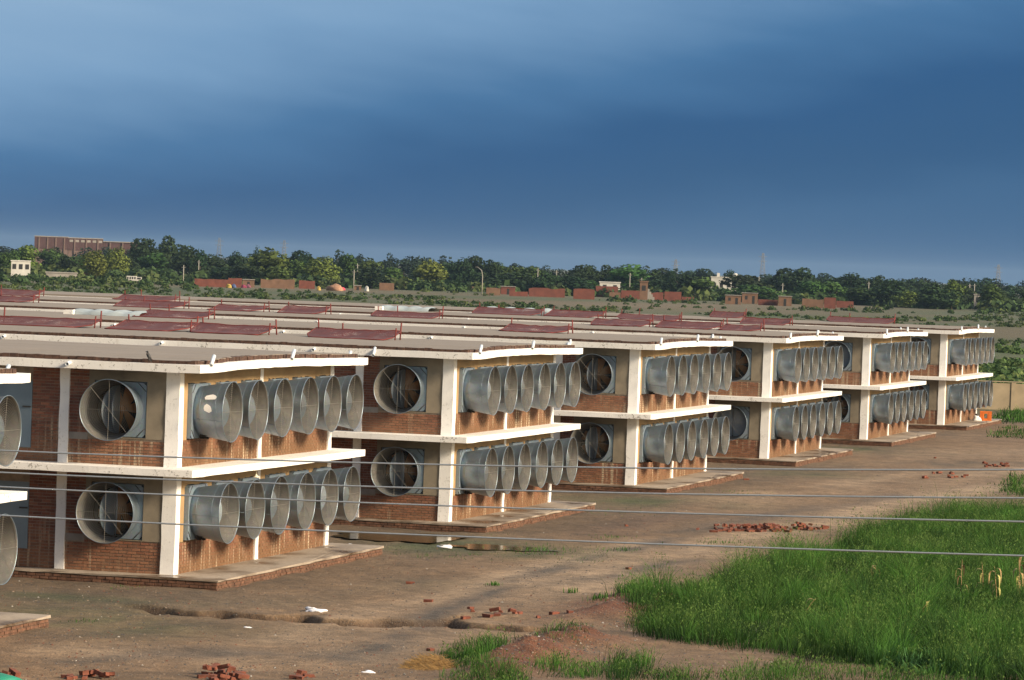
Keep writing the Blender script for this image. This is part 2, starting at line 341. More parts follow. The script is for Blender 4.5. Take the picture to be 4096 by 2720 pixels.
lay((.125, .048, .024), 1.3*sum(gauss(XX, YY, c, sx*1.1, sy*1.1, r) for c, sx, sy, r, h in MOUNDS[:5]))
dg, sg, pg = dist_poly(np.clip(XX, -50, 60), np.clip(YY, -60, 60), gpts); lay((.055, .030, .018), .95*np.where(sg > 0, np.clip(1.5-dg/.14, 0, 1), np.clip(1.3-dg/.30, 0, 1))*np.clip(np.minimum(pg, 16-pg)*1.2, 0, 1))
far = np.clip((YY-135)/60, 0, 1); lay((.092, .070, .030), far)
lay((.038, .060, .014), far*np.clip(fbm(XX*.030, YY*.012)*4.6-1.6, 0, .92)); dfar = np.hypot(XX-CX, YY-CY); lay((.045, .080, .016), far*.8*np.exp(-((dfar-380)/170)**2)*np.clip(fbm(XX*.06+9, YY*.02)*3-.9, 0, 1)); lay((.140, .100, .056), far*(dfar > 520)*np.clip(fbm(XX*.02+50, YY*.006)*5-2.9, 0, .8))
lay((.085, .12, .035), .9*np.clip((XX-(13+.02*YY))/3, 0, 1)*(YY > -4)*(YY < 150)*np.clip(nA*2, .4, 1))
ny, nx = XX.shape
idx = np.arange(nx*ny).reshape(ny, nx); quads = np.stack([idx[:-1, :-1], idx[:-1, 1:], idx[1:, 1:], idx[1:, :-1]], -1).reshape(-1, 4)
ground = link('ground', np_mesh('ground', np.stack([XX, YY, ZZ], -1).reshape(-1, 3), quads, EARTH, base.reshape(-1, 3), True)); tag(ground, kind='structure')
def gz(x, y): return float(ground_z(np.array([float(x)]), np.array([float(y)]))[0])
# puddles between the first houses
def puddle(c, rx, ry, z, name, label, seed):
    V = [(c[0], c[1], z)]; n = 48
    for k in range(n):
        q = 2*math.pi*k/n; r = .7+.6*float(vnoise(np.array([3*math.cos(q)+seed]), np.array([3*math.sin(q)+seed]))[0])
        V.append((c[0]+rx*r*math.cos(q), c[1]+ry*r*math.sin(q), z))
    o = MB().add(V, [(0, k+1, (k+1) % n+1) for k in range(n)]).build(name, PUDDLE); tag(o, kind='structure'); return o
puddle(gp(1600, 2152), 2.0, 1.9, G+.028, 'puddle', '', 5); puddle(gp(2010, 2195), 1.5, 1.0, G+.026, 'puddle', '', 11)
# ------------------------------------------------------------------ poultry houses
W = 12.374; L = 70.0
HY = [-24.909, 0.0, 24.303, 49.298, 74.501, 99.011, 123.116]; HX = [.05, 0, .10, .05, .0, .05, .15]
FANY = [1.307+2.0085*i+(.1726 if i > 2 else 0) for i in range(6)]; FZ = [1.556, 4.162]; SXC = -1.583; HS = .72
HZ = -G
ord_ = ['first', 'second', 'third', 'fourth', 'fifth', 'sixth']
hname = ['house cut off at the left edge'] + ['%s full house from the left' % o for o in ord_]
hname[6] = 'sixth and farthest full house'
def jbox(x0, x1, y0, y1, z0, z1, step=.6, j=.008):            # slab with slightly wavering edges
    mb = MB()
    def ring(x, y): return [(x+random.uniform(-j, j), y+random.uniform(-j, j), z0+random.uniform(-j, j)), (x+random.uniform(-j, j), y+random.uniform(-j, j), z1+random.uniform(-j, j))]
    xs = [x1-step*i for i in range(int(12/step))] + [x0]; xs = xs[::-1]
    ysn = list(np.linspace(y0, y1, int((y1-y0)/step)+1))
    per = [(x, y0) for x in xs] + [(x1, y) for y in ysn[1:]] + [(x, y1) for x in xs[::-1][1:]] + [(x0, y) for y in ysn[::-1][1:-1]]
    n = len(per); V = []
    for x, y in per: V += ring(x, y)
    Fs = [(2*i, 2*((i+1) % n), 2*((i+1) % n)+1, 2*i+1) for i in range(n)]
    Fs += [tuple(2*i+1 for i in range(n)), tuple(2*i for i in range(n-1, -1, -1))]
    return mb.add(V, Fs)
YP = [-.75, .5, 2.0, 4.0, 7.0, 10.6, 13.13]; ZP = [0, -.005, .05, .065, .065, .02, 0]
rz = lambda y: float(np.interp(y, YP, ZP))
def roof_slab():
    ysn = list(np.linspace(-.75, 13.13, 30)); xs = [-L] + [.82-.7*i for i in range(18)][::-1]; V = []; Fs = []
    nyy = len(ysn)
    for x in xs:
        for y in ysn:
            jx = random.uniform(-.01, .01) if x == .82 else 0; jy = random.uniform(-.01, .01) if y in (ysn[0], ysn[-1]) else 0
            V += [(x+jx, y+jy, 5.18+rz(y)+random.uniform(-.008, .008)), (x+jx, y+jy, 5.385+rz(y)+random.uniform(-.010, .010))]
    for i in range(len(xs)-1):
        for j in range(nyy-1):
            a = 2*(i*nyy+j); b = 2*((i+1)*nyy+j); Fs += [(a, a+2, b+2, b), (a+1, b+1, b+3, a+3)]
        for j in (0, nyy-1):
            a = 2*(i*nyy+j); b = 2*((i+1)*nyy+j); Fs += [(a, b, b+1, a+1)] if j == 0 else [(a, a+1, b+1, b)]
    for j in range(nyy-1):
        a = 2*((len(xs)-1)*nyy+j); Fs += [(a, a+2, a+3, a+1)]
        a = 2*j; Fs += [(a, a+1, a+3, a+2)]
    return MB().add(V, Fs)
def roof_screed():
    ysn = list(np.linspace(-.50, 12.88, 24)); xs = [-L] + list(np.linspace(-12, .57, 20)); V = []; Fs = []; nyy = len(ysn)
    for x in xs:
        for y in ysn: V += [(x, y, 5.37+rz(y)), (x, y, 5.485+rz(y)*1.25+random.uniform(-.012, .012))]
    for i in range(len(xs)-1):
        for j in range(nyy-1): a = 2*(i*nyy+j); b = 2*((i+1)*nyy+j); Fs.append((a+1, b+1, b+3, a+3))
        for j in (0, nyy-1): a = 2*(i*nyy+j); b = 2*((i+1)*nyy+j); Fs.append((a, b, b+1, a+1) if j == 0 else (a, a+1, b+1, b))
    for j in range(nyy-1): a = 2*((len(xs)-1)*nyy+j); Fs.append((a, a+2, a+3, a+1))
    return MB().add(V, Fs)
BL, BH, BJ = .222, .063, .017
def brick_grid(a0, a1, z0, z1):                             # running bond, in wall coordinates (along, up)
    full = []; part = []; z = z0; r = 0
    while z + BH*.6 < z1:
        h = min(BH, z1-z); a = a0 - (BL+BJ)/2*(r % 2)
        while a < a1-.02:
            s, e = max(a, a0), min(a+BL, a1)
            if e-s > .03: (full if (e-s > BL-.001 and h > BH-.001) else part).append((s, e, z, z+h))
            a += BL+BJ
        z += BH+BJ; r += 1
    return full, part
side_rects = []
for k, zb in ((1, 2.74), (0, 0.0)):
    zt = 5.18 if k else 2.56; pb = FZ[k]-.745
    side_rects += [(-2.45, -.335, zb, pb), (-2.975, -2.45, zb, pb-.07), (-2.975, -2.45, pb+.11, zt), (-4.0, -3.235, zb, zt), (-6.6, -4.0, zb, FZ[k]-1.1)]
end_rects = []
for k, zb in ((1, 2.74), (0, 0.0)):
    pb = FZ[k]-.74
    end_rects += [(.30, W/2-.13+.04, zb, pb), (W/2+.13+.04, W-.27, zb, pb)]
BRM = []                                                     # shared brick meshes: face towards -y, origin at the brick's lower left
for k in range(5): BRM.append(MB().box(0, BL, -.0, .05, 0, BH, .004).mesh('brick', BRICK))
def bricks_mesh(rects_side, rects_end, extra):
    mb = MB()
    for a0, a1, z0, z1 in rects_side: d = random.uniform(0, .006); mb.box(a0, a1, -d, .05, z0, z1, .003)
    return mb.mesh('brickwork', BRICK)
def end_bricks(rects_end):
    mb = MB()
    for a0, a1, z0, z1 in rects_end: d = random.uniform(0, .006); mb.box(-.05, d, a0, a1, z0, z1, .003)
    return mb.mesh('end_brickwork', BRICKE)
def plinth_bricks(e0, e1):
    mb = MB()
    for a0, a1, z0, z1 in e0: mb.box(a0, a1, -.70+random.uniform(-.008, .008), -.6, z0, z1, .005)
    for a0, a1, z0, z1 in e1: mb.box(1.3, 1.445+random.uniform(-.01, .01), a0, a1, z0, z1, .006)
    return mb.mesh('plinth_brickwork', BRICKP)
sf, spt = [], []
for r in side_rects: a, b = brick_grid(*r); sf += a; spt += b
ef, ept = [], []
for r in end_rects: a, b = brick_grid(*r); ef += a; ept += b
pf1 = sum(brick_grid(-8, 1.44, -.30, -.045), []); pf2 = sum(brick_grid(-.69, W+.79, -.30, -.045), [])
sf.sort(key=lambda r: (r[0] < -4.0, -r[2] > 0, -r[0])); indiv = [r for r in sf if r[0] > -3.99][:300]; rest = [r for r in sf if r not in set(indiv)]
indiv2 = [r for r in sf if r[0] > -2.46][:300]; rest2 = [r for r in sf if r not in set(indiv2)]
BW1 = bricks_mesh(rest+spt, ef+ept, None); BW2 = bricks_mesh(rest2+spt, ef+ept, None); EBW = end_bricks(ef+ept); PBW = plinth_bricks(pf1, pf2)
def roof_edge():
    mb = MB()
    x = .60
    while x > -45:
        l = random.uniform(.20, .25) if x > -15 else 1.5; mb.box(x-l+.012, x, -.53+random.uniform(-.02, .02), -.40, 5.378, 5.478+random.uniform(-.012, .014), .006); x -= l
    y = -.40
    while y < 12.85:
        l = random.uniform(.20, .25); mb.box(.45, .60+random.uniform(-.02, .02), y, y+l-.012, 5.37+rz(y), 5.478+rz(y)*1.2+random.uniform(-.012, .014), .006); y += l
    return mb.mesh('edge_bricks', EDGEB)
def cores():
    mb = MB(); T = .28
    mb.box(-L, SXC-HS, .012, T, 0, 5.19); mb.box(SXC+HS, -.2, .012, T, 0, 5.19)
    for k in (0, 1): 
        mb.box(SXC-HS, SXC+HS, .012, T, (0, FZ[0]+HS)[k], (FZ[0]-HS, FZ[1]-HS)[k])
    mb.box(SXC-HS, SXC+HS, .012, T, FZ[1]+HS, 5.19)
    return mb
def cores_end():
    mb = MB(); T = .28
    for z0, z1 in ((0, FZ[0]-HS), (FZ[0]+HS, FZ[1]-HS), (FZ[1]+HS, 5.19)): mb.box(-T, -.012, .28, W-.01, z0, z1)
    ed = [.28] + sum([[c-HS, c+HS] for c in FANY], []) + [W-.01]
    for k in (0, 1):
        for i in range(0, len(ed), 2): mb.box(-T, -.012, ed[i], ed[i+1], FZ[k]-HS, FZ[k]+HS)
    return mb
PM = dict(side_wall=cores().mesh('side_wall', MORTAR), end_wall=cores_end().mesh('end_wall', simple('muddy_wall_mortar', (.17, .105, .058), .95, .3, 5)),
          rear_wall=MB().box(-L, -.29, W-.26, W-.012, 0, 5.19).box(-L, -L+.25, .3, W-.27, 0, 5.19).mesh('rear_wall', MORTAR),
          plinth_core=MB().box(-L, 1.42, -.66, W+.76, -.36, -.045).mesh('plinth_core', simple('muddy_mortar', (.13, .09, .06), .95, .3, 5)),
          plinth=jbox(-L, 1.47, -.72, W+.82, -.05, 0, .5, .012).mesh('plinth', CONCRETE),
          floor_slab=jbox(-L, .82, -1.05, W+.75, 2.56, 2.74, .7, .010).mesh('floor_slab', WHITE),
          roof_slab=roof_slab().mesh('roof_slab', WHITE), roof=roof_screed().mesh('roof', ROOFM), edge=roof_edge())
def patch(x0, x1, z0, z1, hole):                              # plaster panel on the side wall with a square opening
    mb = MB(); (hx0, hx1, hz0, hz1) = hole; y0, y1 = -.016, .02
    mb.box(x0, hx0, y0, y1, z0, z1); mb.box(hx1, x1, y0, y1, z0, z1); mb.box(hx0, hx1, y0, y1, z0, hz0); mb.box(hx0, hx1, y0, y1, hz1, z1); return mb
for k in (0, 1):
    zt = (2.555, 5.175)[k]
    PM['plaster%d' % k] = patch(-2.45, -.34, FZ[k]-.742, zt, (SXC-HS, SXC+HS, FZ[k]-HS, FZ[k]+HS)).mesh('plaster', PLASTER)
    PM['band%d' % k] = MB().box(-2.975, -2.45, -.008, .03, FZ[k]-.815+.0, FZ[k]-.635).mesh('lintel_band', BANDM)
    mb = MB(); mb.box(-.02, .035, .285, W-.26, FZ[k]+HS, zt)
    for c in FANY[:-1]: a = c+HS; b = FANY[FANY.index(c)+1]-HS; mb.box(-.02, .02, a, b, FZ[k]-HS-.02, FZ[k]+HS-.001)
    mb.box(-.02, .02, .285, FANY[0]-HS, FZ[k]-HS-.02, FZ[k]+HS-.001); mb.box(-.02, .02, FANY[-1]+HS, W-.26, FZ[k]-HS-.02, FZ[k]+HS-.001)
    # broken lower edge of the render
    y = .4
    while y < W-.6:
        l = random.uniform(.1, .4); mb.box(.0, .030+random.uniform(0, .004), y, y+l, FZ[k]+HS-random.uniform(.03, .10), FZ[k]+HS+.01); y += l+random.uniform(.1, .6)
    PM['beam%d' % k] = mb.mesh('ochre_plaster', OCHRE)
def colbox(x0, x1, y0, y1, z0, z1):
    mb = MB(); zs = np.linspace(z0, z1, 9); V = []
    for z in zs:
        e = lambda: random.uniform(-.010, .010)
        V += [(x0+e(), y0+e(), z), (x1+e(), y0+e(), z), (x1+e(), y1+e(), z), (x0+e(), y1+e(), z)]
    Fs = [(4*i+k, 4*i+(k+1) % 4, 4*i+4+(k+1) % 4, 4*i+4+k) for i in range(8) for k in range(4)] + [(32, 33, 34, 35)]
    return mb.add(V, Fs)
COLS = []
for z0, z1 in ((-.002, 2.565), (2.735, 5.20)):
    COLS += [colbox(-.34, .03, -.045, .285, z0, z1), colbox(-3.235, -2.975, -.05, .1, z0, z1), colbox(-.2, .045, W/2-.09, W/2+.17, z0, z1), colbox(-.3, .04, W-.26, W+.03, z0, z1)]
COLS = [c.mesh('column', WHITEC) for c in COLS]
SHUT = [MB().box(-5.9, -4.01, -.02, .03, FZ[k]-1.09, FZ[k]+.62).mesh('sheet_panel', BLUEM) for k in (0, 1)]
LATCH = MB().box(-.22, 0, -.035, 0, 0, .035).mesh('latch', DARK)
PIPE = MB().lathe([(-.21, .048), (.21, .048), (.21, .040), (-.21, .040)], 14, 'z', True).mesh('drain_pipe', PVC)
def place_pipe(par, p, d):
    q = Vector(d).normalized().to_track_quat('Z', 'Y').to_euler(); link('drain_pipe', PIPE, par, (p[0], p[1], p[2]+HZ), q)
houses = []
for h in range(7):
    H = empty('poultry_house', (HX[h], HY[h], G)); houses.append(H)
    tag(H, ['two-storey brick house cut off at the left edge of the picture', 'nearest full two-storey brick house with a crow on its roof edge', 'second full brick house from the left with white concrete slabs', 'third full brick house from the left with cracked white fascia', 'fourth full brick house from the left between third and fifth', 'fifth full brick house from the left, before the farthest one', 'farthest brick house at the right with orange crate on its plinth'][h], 'poultry house', 'rows of poultry houses')
    P = lambda n, key: link(n, PM[key], H, (0, 0, HZ))
    for k in ('side_wall', 'end_wall', 'rear_wall', 'plinth', 'floor_slab', 'roof_slab', 'roof'): P(k, k)
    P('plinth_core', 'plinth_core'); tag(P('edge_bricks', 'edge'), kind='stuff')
    for k in (0, 1): P('plaster', 'plaster%d' % k); P('lintel_band', 'band%d' % k); P('lintel_beam', 'beam%d' % k)
    for c in COLS: link('column', c, H, (0, 0, HZ))
    tag(link('end_brickwork', EBW, H, (0, 0, HZ)), kind='stuff')
    tag(link('plinth_brickwork', PBW, H, (0, 0, HZ)), kind='stuff')
    if h >= 1:
        tag(link('brickwork', BW1 if h < 4 else BW2, H, (0, 0, HZ)), kind='stuff')
        for a0, a1, z0, z1 in (indiv if h < 4 else indiv2): link('brick', BRM[random.randrange(5)], H, (a0, random.uniform(-.006, 0), z0+HZ))
    if h < 2:
        for k in (0, 1):
            s_ = link('sheet_panel', SHUT[k], H, (0, 0, HZ)); s_['label'] = 'blue grey sheet metal panel with a black latch'; link('latch', LATCH, s_, (-4.03, -.02, FZ[k]-.06))
    dd = (.12, -.8, -.55)
    for y in (.1, 6.4): place_pipe(H, (.72+.12, y, 5.50+rz(y)), dd)
    place_pipe(H, (.3, W+.62, 5.42), dd)
    for x in ((-2.7, -9.5) if h == 1 else (-2.4, -4.4, -9.55, -15) if h == 2 else (-2.5, -8, -14, -21, -28)): place_pipe(H, (x, -.80, 5.31), (.15, -1, -.12) if x < -2.5 else dd)
# ------------------------------------------------------------------ exhaust fans (axis along local +x)
R0, R1, CL = .635, .776, .88
def sheet_hole():                                             # square plate with round hole
    n = 48; V = []; s = .70
    for x in (.0, .03):
        for k in range(n):
            q = 2*math.pi*(k+.5)/n; c, s_ = math.cos(q), math.sin(q); m = max(abs(c), abs(s_)); V.append((x, R0*c, R0*s_)); V.append((x, s*c/m, s*s_/m))
    Fs = []
    for k in range(n):
        a, b = 2*k, 2*((k+1) % n); o = 2*n
        Fs += [(a, a+1, b+1, b)[::-1], (o+a, o+a+1, o+b+1, o+b), (a+1, o+a+1, o+b+1, b+1)[::-1], (a, b, o+b, o+a)[::-1]]
    mb = MB().add(V, Fs); T = .012
    for y0, y1, z0, z1 in ((-s, s, -s, -s+T), (-s, s, s-T, s), (-s, -s+T, -s+T, s-T), (s-T, s, -s+T, s-T)): mb.box(-.42, -.001, y0, y1, z0, z1)
    return mb.mesh('housing', GALVB)
HOUSING = sheet_hole()
BRACE = MB().tube([(.036, .82, -.15), (.036, .82, .15)], .010, 5).mesh('corner_brace', DARK)
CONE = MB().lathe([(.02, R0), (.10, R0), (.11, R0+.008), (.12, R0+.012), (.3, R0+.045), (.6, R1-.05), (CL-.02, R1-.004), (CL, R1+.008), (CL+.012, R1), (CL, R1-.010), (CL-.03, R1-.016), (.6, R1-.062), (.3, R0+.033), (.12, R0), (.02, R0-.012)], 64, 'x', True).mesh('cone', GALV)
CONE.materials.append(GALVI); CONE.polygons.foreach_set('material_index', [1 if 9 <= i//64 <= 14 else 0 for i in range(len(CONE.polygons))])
SEAM = MB(); q = math.radians(-8)
for qa in (math.radians(200), ):
    pts = [(x, (r+.004)*math.cos(qa), (r+.004)*math.sin(qa)) for x, r in ((.13, R0+.014), (.3, R0+.045), (.6, R1-.05), (CL-.03, R1-.006))]; SEAM.tube(pts, .007, 5)
for x, r in ((.22, R0+.031), (.66, R1-.040)): SEAM.tube([(x, (r+.003)*math.cos(2*math.pi*k/48), (r+.003)*math.sin(2*math.pi*k/48)) for k in range(48)], .004, 4, closed=True)
SEAM = SEAM.mesh('seam', GALV)
GUARD = MB()
for i in range(1, 16):
    r = (R1-.02)*i/15.0; n = 20 if i < 4 else 36 if i < 9 else 56
    GUARD.tube([(CL-.035-.03*(1-i/15.0), r*math.cos(2*math.pi*k/n), r*math.sin(2*math.pi*k/n)) for k in range(n)], .0022, 4, closed=True, sm=False)
for a in (0, 90, 132):
    q = math.radians(a); GUARD.tube([(CL-.028, -R1*.985*math.cos(q), -R1*.985*math.sin(q)), (CL-.058, 0, 0), (CL-.028, R1*.985*math.cos(q), R1*.985*math.sin(q))], .004, 4, sm=False)
GUARD = GUARD.mesh('guard', WIREM)
def flap(sgn):
    n = 20; V = [(-.004, 0, 0), (.004, 0, 0)]; 
    for k in range(n+1):
        q = -math.pi/2+math.pi*k/n; y, z = .62*math.cos(q)*sgn, .62*math.sin(q); V += [(-.004, y, z), (.004, y, z)]
    Fs = [(0, 2+2*k, 4+2*k) for k in range(n)] + [(1, 5+2*k, 3+2*k) for k in range(n)] + [(2+2*k, 3+2*k, 5+2*k, 4+2*k) for k in range(n)]
    return MB().add(V, Fs).tube([(.004, 0, -.58), (.004, 0, .58)], .014, 6).mesh('flap', GALVB)
FLAP = [flap(-1), flap(1)]
PROP = MB().lathe([(-.24, .001), (-.24, .09), (-.12, .09), (-.10, .05), (-.10, .001)], 16)
for k in range(6):
    q = 2*math.pi*k/6+.2; V = []
    for r, wd, tw in ((.07, .07, .55), (.25, .13, .5), (.45, .17, .38), (.59, .19, .28)):
        for s_ in (-1, 1):
            y, z = r, s_*wd*math.cos(tw); V.append((-.18+s_*wd*math.sin(tw), y*math.cos(q)-z*math.sin(q), y*math.sin(q)+z*math.cos(q)))
    PROP.add(V, [(2*i, 2*i+1, 2*i+3, 2*i+2) for i in range(3)])
PROP = PROP.mesh('propeller', ORANGE)
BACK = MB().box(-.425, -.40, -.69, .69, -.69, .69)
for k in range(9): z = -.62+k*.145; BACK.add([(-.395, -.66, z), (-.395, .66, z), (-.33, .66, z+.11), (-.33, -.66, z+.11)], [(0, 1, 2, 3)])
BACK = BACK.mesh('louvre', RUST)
CLUMP = MB()
for k in range(26):
    q = random.uniform(-2.2, -1.2); x = random.uniform(.1, .28); r = R0+.02+random.uniform(0, .04); c = (x, r*math.cos(q)*.6, r*math.sin(q)-.01); s_ = random.uniform(.02, .05); CLUMP.box(c[0]-s_, c[0]+s_, c[1]-s_, c[1]+s_, c[2]-s_*.8, c[2]+s_*.6, .02)
CLUMP = CLUMP.mesh('dirt_clump', GREASE)
def paint(x0, x1, q0, q1, seed):
    r = random.Random(seed); V = []; n = 10
    rad = lambda x: float(np.interp(x, [.12, .3, .6, CL], [R0+.012, R0+.045, R1-.05, R1-.004]))+.004
    xc, qc = (x0+x1)/2, (q0+q1)/2; V.append((xc, rad(xc)*math.cos(qc), rad(xc)*math.sin(qc)))
    for k in range(n):
        a = 2*math.pi*k/n; f_ = r.uniform(.65, 1.1); x = xc+(x1-x0)/2*f_*math.cos(a); q = qc+(q1-q0)/2*f_*math.sin(a); V.append((x, rad(x)*math.cos(q), rad(x)*math.sin(q)))
    return MB().add(V, [(0, 1+k, 1+(k+1) % n) for k in range(n)]).mesh('paint_patch', WHITEC)
PATCH = paint(.32, .60, math.radians(162), math.radians(182), 1); PATCH2 = paint(.32, .66, math.radians(140), math.radians(156), 2)
def fan(h, k, i, loc, rot, open_, label, group):
    f = empty('exhaust_fan', loc, rot); tag(f, label, 'exhaust fan', group)
    if (h, k, i) == (1, 1, 0): link('paint_patch', PATCH, f); link('paint_patch', PATCH2, f)
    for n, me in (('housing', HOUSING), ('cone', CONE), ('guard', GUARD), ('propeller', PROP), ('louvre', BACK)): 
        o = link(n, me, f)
        if n == 'cone': link('seam', SEAM, o, (0, 0, 0), (random.uniform(-.4, .4), 0, 0))
        if n == 'propeller': o.rotation_euler = (random.uniform(0, 6), 0, 0)
    for j, s_ in ((0, -1), (1, 1)): link('flap', FLAP[j], f, (.14, s_*.018, 0), (0, 0, s_*-open_[j]))
    if not i:
        for a in (45, 135, 225, 315): link('corner_brace', BRACE, f, (0, 0, 0), (math.radians(a), 0, 0))
    if i == 0 or random.random() < .25: link('dirt_clump', CLUMP, f)
    return f
def fan_label(h, k, i):
    row = 'upper row' if k else 'lower row'
    if i is None: return 'exhaust fan on the long side wall, %s, %s' % ('upper storey' if k else 'lower storey', hname[h])
    p = ['cone fan next to the near corner column', 'second cone fan from the near corner', 'third cone fan from the near corner', 'fourth cone fan from the near corner', 'fifth cone fan from the near corner', 'last cone fan from the near corner'][i]
    return '%s, %s, %s' % (p, row, 'house cut off at left' if h == 0 else hname[h].replace('full house from the left', 'full house from left'))
for h in range(7):
    for k in (0, 1):
        for i in range(6):
            if h == 0 and i < 5: continue
            op = (random.uniform(1.0, 1.3), random.uniform(1.25, 1.5)) if random.random() < .8 else (random.uniform(.4, 1.0), random.uniform(.6, 1.4))
            fan(h, k, i, (HX[h]+.105, HY[h]+FANY[i], FZ[k]), 0, op, fan_label(h, k, i), 'cone fans on the end walls')
        if h >= 1:
            op = (0.0, 0.0) if (h, k) in ((4, 0), (5, 1)) else (1.20, 1.5) if k else (1.28, 1.15)
            fan(h, k, None, (HX[h]+SXC, HY[h]+.035, FZ[k]), -math.pi/2, op, fan_label(h, k, None), 'fans on the long side walls')
# ------------------------------------------------------------------ things on the roofs
def mesh_red():
    m, t, b = newmat('red_wire_mesh'); p = pos(t); n = noise(t, p, 1.4, 4); h = noise(t, p, 30, 2)
    setin(t, b, Base_Color=ramp(t, n, [(.3, (.058, .007, .006)), (.7, (.105, .016, .013))]), Roughness=.7)
    mx = nd(t, 'ShaderNodeMixShader', {0: ramp(t, math_(t, 'ADD', math_(t, 'MULTIPLY', n, .5), math_(t, 'MULTIPLY', h, .5)), [(.53, 0.0), (.66, .6)]), 1: b.outputs[0], 2: nd(t, 'ShaderNodeBsdfTransparent').outputs[0]})
    t.links.new(mx.outputs[0], [x for x in t.nodes if x.type == 'OUTPUT_MATERIAL'][0].inputs[0]); return m
REDMESH = mesh_red()
VENTS = [(2, -19.5, -14.3), (2, -13.43, -10.82), (2, -10.75, -8.02), (2, -6.6, -3.6), (3, -6.77, -4.17), (4, -9.57, -6.84), (4, -6.39, -3.48), (4, -33.1, -29.75), (3, -22.2, -19.3), (4, -28.2, -25.7), (4, -24.8, -22.6), (4, -20.3, -17.0), (5, -42.8, -39.5), (5, -50.2, -47.5), (4, -39.6, -37.5), (5, -22.4, -18.7), (5, -18.25, -15.3), (5, -14.5, -11.15), (4, -3.4, -1.6), (6, -14.9, -12.9), (5, -7.8, -5.2), (6, -7.9, -3.96)]
vc = {}
for h, x0, x1 in sorted(VENTS, key=lambda v: (v[0], v[1])):
    vc[h] = vc.get(h, 0)+1
    R_ = empty('roof_vent_frame', (HX[h]+(x0+x1)/2, HY[h]+5.6, 5.485+.08)); hw = (x1-x0)/2; ln_ = hw*2
    sag = random.uniform(.02, .07); back = random.uniform(.26, .36); front = random.uniform(-.02, .05); skew = random.uniform(-.3, .3)
    tag(R_, 'red steel vent frame on the roof, %s from left, %s' % (['first', 'second', 'third', 'fourth', 'fifth', 'sixth', 'seventh', 'eighth', 'ninth'][vc[h]-1], hname[h]), 'roof frame', 'red frames along the roof ridges')
    n = 12; V = []
    for i in range(n+1):
        a = -1+2*i/n
        for j, (y, z) in enumerate(((-1.4, front), (-.6, (front+back)/2-sag), (.3, back))):
            V.append((a*hw*(.86 if j == 0 else 1)+(skew if j == 0 else 0), y, max(.015, z+random.uniform(-.02, .02)-sag*(1-a*a)*.6)))
    MB().add(V, [(3*i+j, 3*i+3+j, 3*i+4+j, 3*i+1+j) for i in range(n) for j in range(2)]).build('red_sheet', REDMESH, R_)
    MB().tube([V[3*i] for i in range(n+1)], .022, 5).build('rail', REDM, R_); MB().tube([V[3*i+2] for i in range(n+1)], .022, 5).build('rail', REDM, R_)
    MB().tube([V[0], V[1], V[2]], .02, 5).build('brace', REDM, R_); MB().tube([V[3*n], V[3*n+1], V[3*n+2]], .02, 5).build('brace', REDM, R_)
    for a in ((-.98, -.4, .97) if ln_ > 2.8 else (-.96, .96)):
        hh = random.uniform(.48, .62); MB().tube([(a*hw+random.uniform(-.05, .05), .42, -.06), (a*hw, .42, hh)], .028, 5).build('post', REDM, R_)
    a = 1.02; MB().tube([(a*hw, -.5, -.07), (a*hw+.02, -.45, .4)], .026, 5).build('post', REDM, R_)
SHEETG = simple('grey_plastic_sheet', (.30, .34, .35), .5, .25, 1.5)
for (h, x0, x1, yy, lab, tall) in ((3, -25.3, -22.0, 5.5, 'long grey plastic sheet humped over the ridge of the third roof', .22), (5, -27.6, -24.6, 5.0, 'grey plastic sheet humped over the ridge, beyond the red frames', .24), (5, -27.0+4.5, -23.0+4.5, 7.2, 'thick pale grey roof cover with a white end block', .36)):
    Cv = empty('roof_cover', (HX[h]+x0, HY[h]+yy, 5.56)); tag(Cv, lab, 'roof cover', 'grey roof covers'); n = 22; m = 8; V = []
    for i in range(n+1):
        for j in range(m+1):
            q = math.pi*j/m; V.append(((x1-x0)*i/n, -1.1*math.cos(q), max(0, tall*math.sin(q)**.6*(.75+.35*math.sin(i*.55)**2)+random.uniform(-.015, .015))))
    MB().add(V, [(i*(m+1)+j, (i+1)*(m+1)+j, (i+1)*(m+1)+j+1, i*(m+1)+j+1) for i in range(n) for j in range(m)], True).build('sheet', SHEETG, Cv)
    MB().box(.1, .5, -1.35, -1.12, -.03, tall*.8, .02).build('end_block', WHITE, Cv)
BLK = simple('crow_black', (.012, .012, .014), .5, .2, 30); TAUPE = simple('crow_grey', (.16, .13, .11), .7, .2, 30)
cr = empty('crow', (HX[1]-.60, HY[1]-.66, 5.39)); tag(cr, 'small grey-necked black crow perched on the white roof edge', 'bird')
prof = [(0, .0, .004), (.02, .012, .018), (.05, .03, .034), (.09, .05, .045), (.13, .062, .046), (.165, .062, .040), (.19, .058, .030), (.205, .056, .024)]
V = []; nn = 12
for i, (z, y, r) in enumerate([(-.03, -.075, .006), (.02, -.05, .016), (.06, -.028, .034), (.10, -.005, .048), (.145, .012, .050), (.18, .022, .038), (.205, .03, .028), (.225, .037, .030), (.245, .043, .024), (.258, .047, .008)]):
    for k in range(nn): q = 2*math.pi*k/nn; V.append((-y*0.9+r*math.cos(q), -.2*y+r*math.sin(q)*.9, .05+z))
MB().add(V, [(i*nn+k, i*nn+(k+1) % nn, (i+1)*nn+(k+1) % nn, (i+1)*nn+k) for i in range(9) for k in range(nn)], True).build('body', BLK, cr)
MB().tube([(-.028, 0, .215), (-.035, 0, .255)], [.046, .033], 10).build('neck_feathers', TAUPE, cr)
MB().tube([(-.06, 0, .285), (-.105, 0, .276)], [.011, .002], 6).build('beak', BLK, cr)
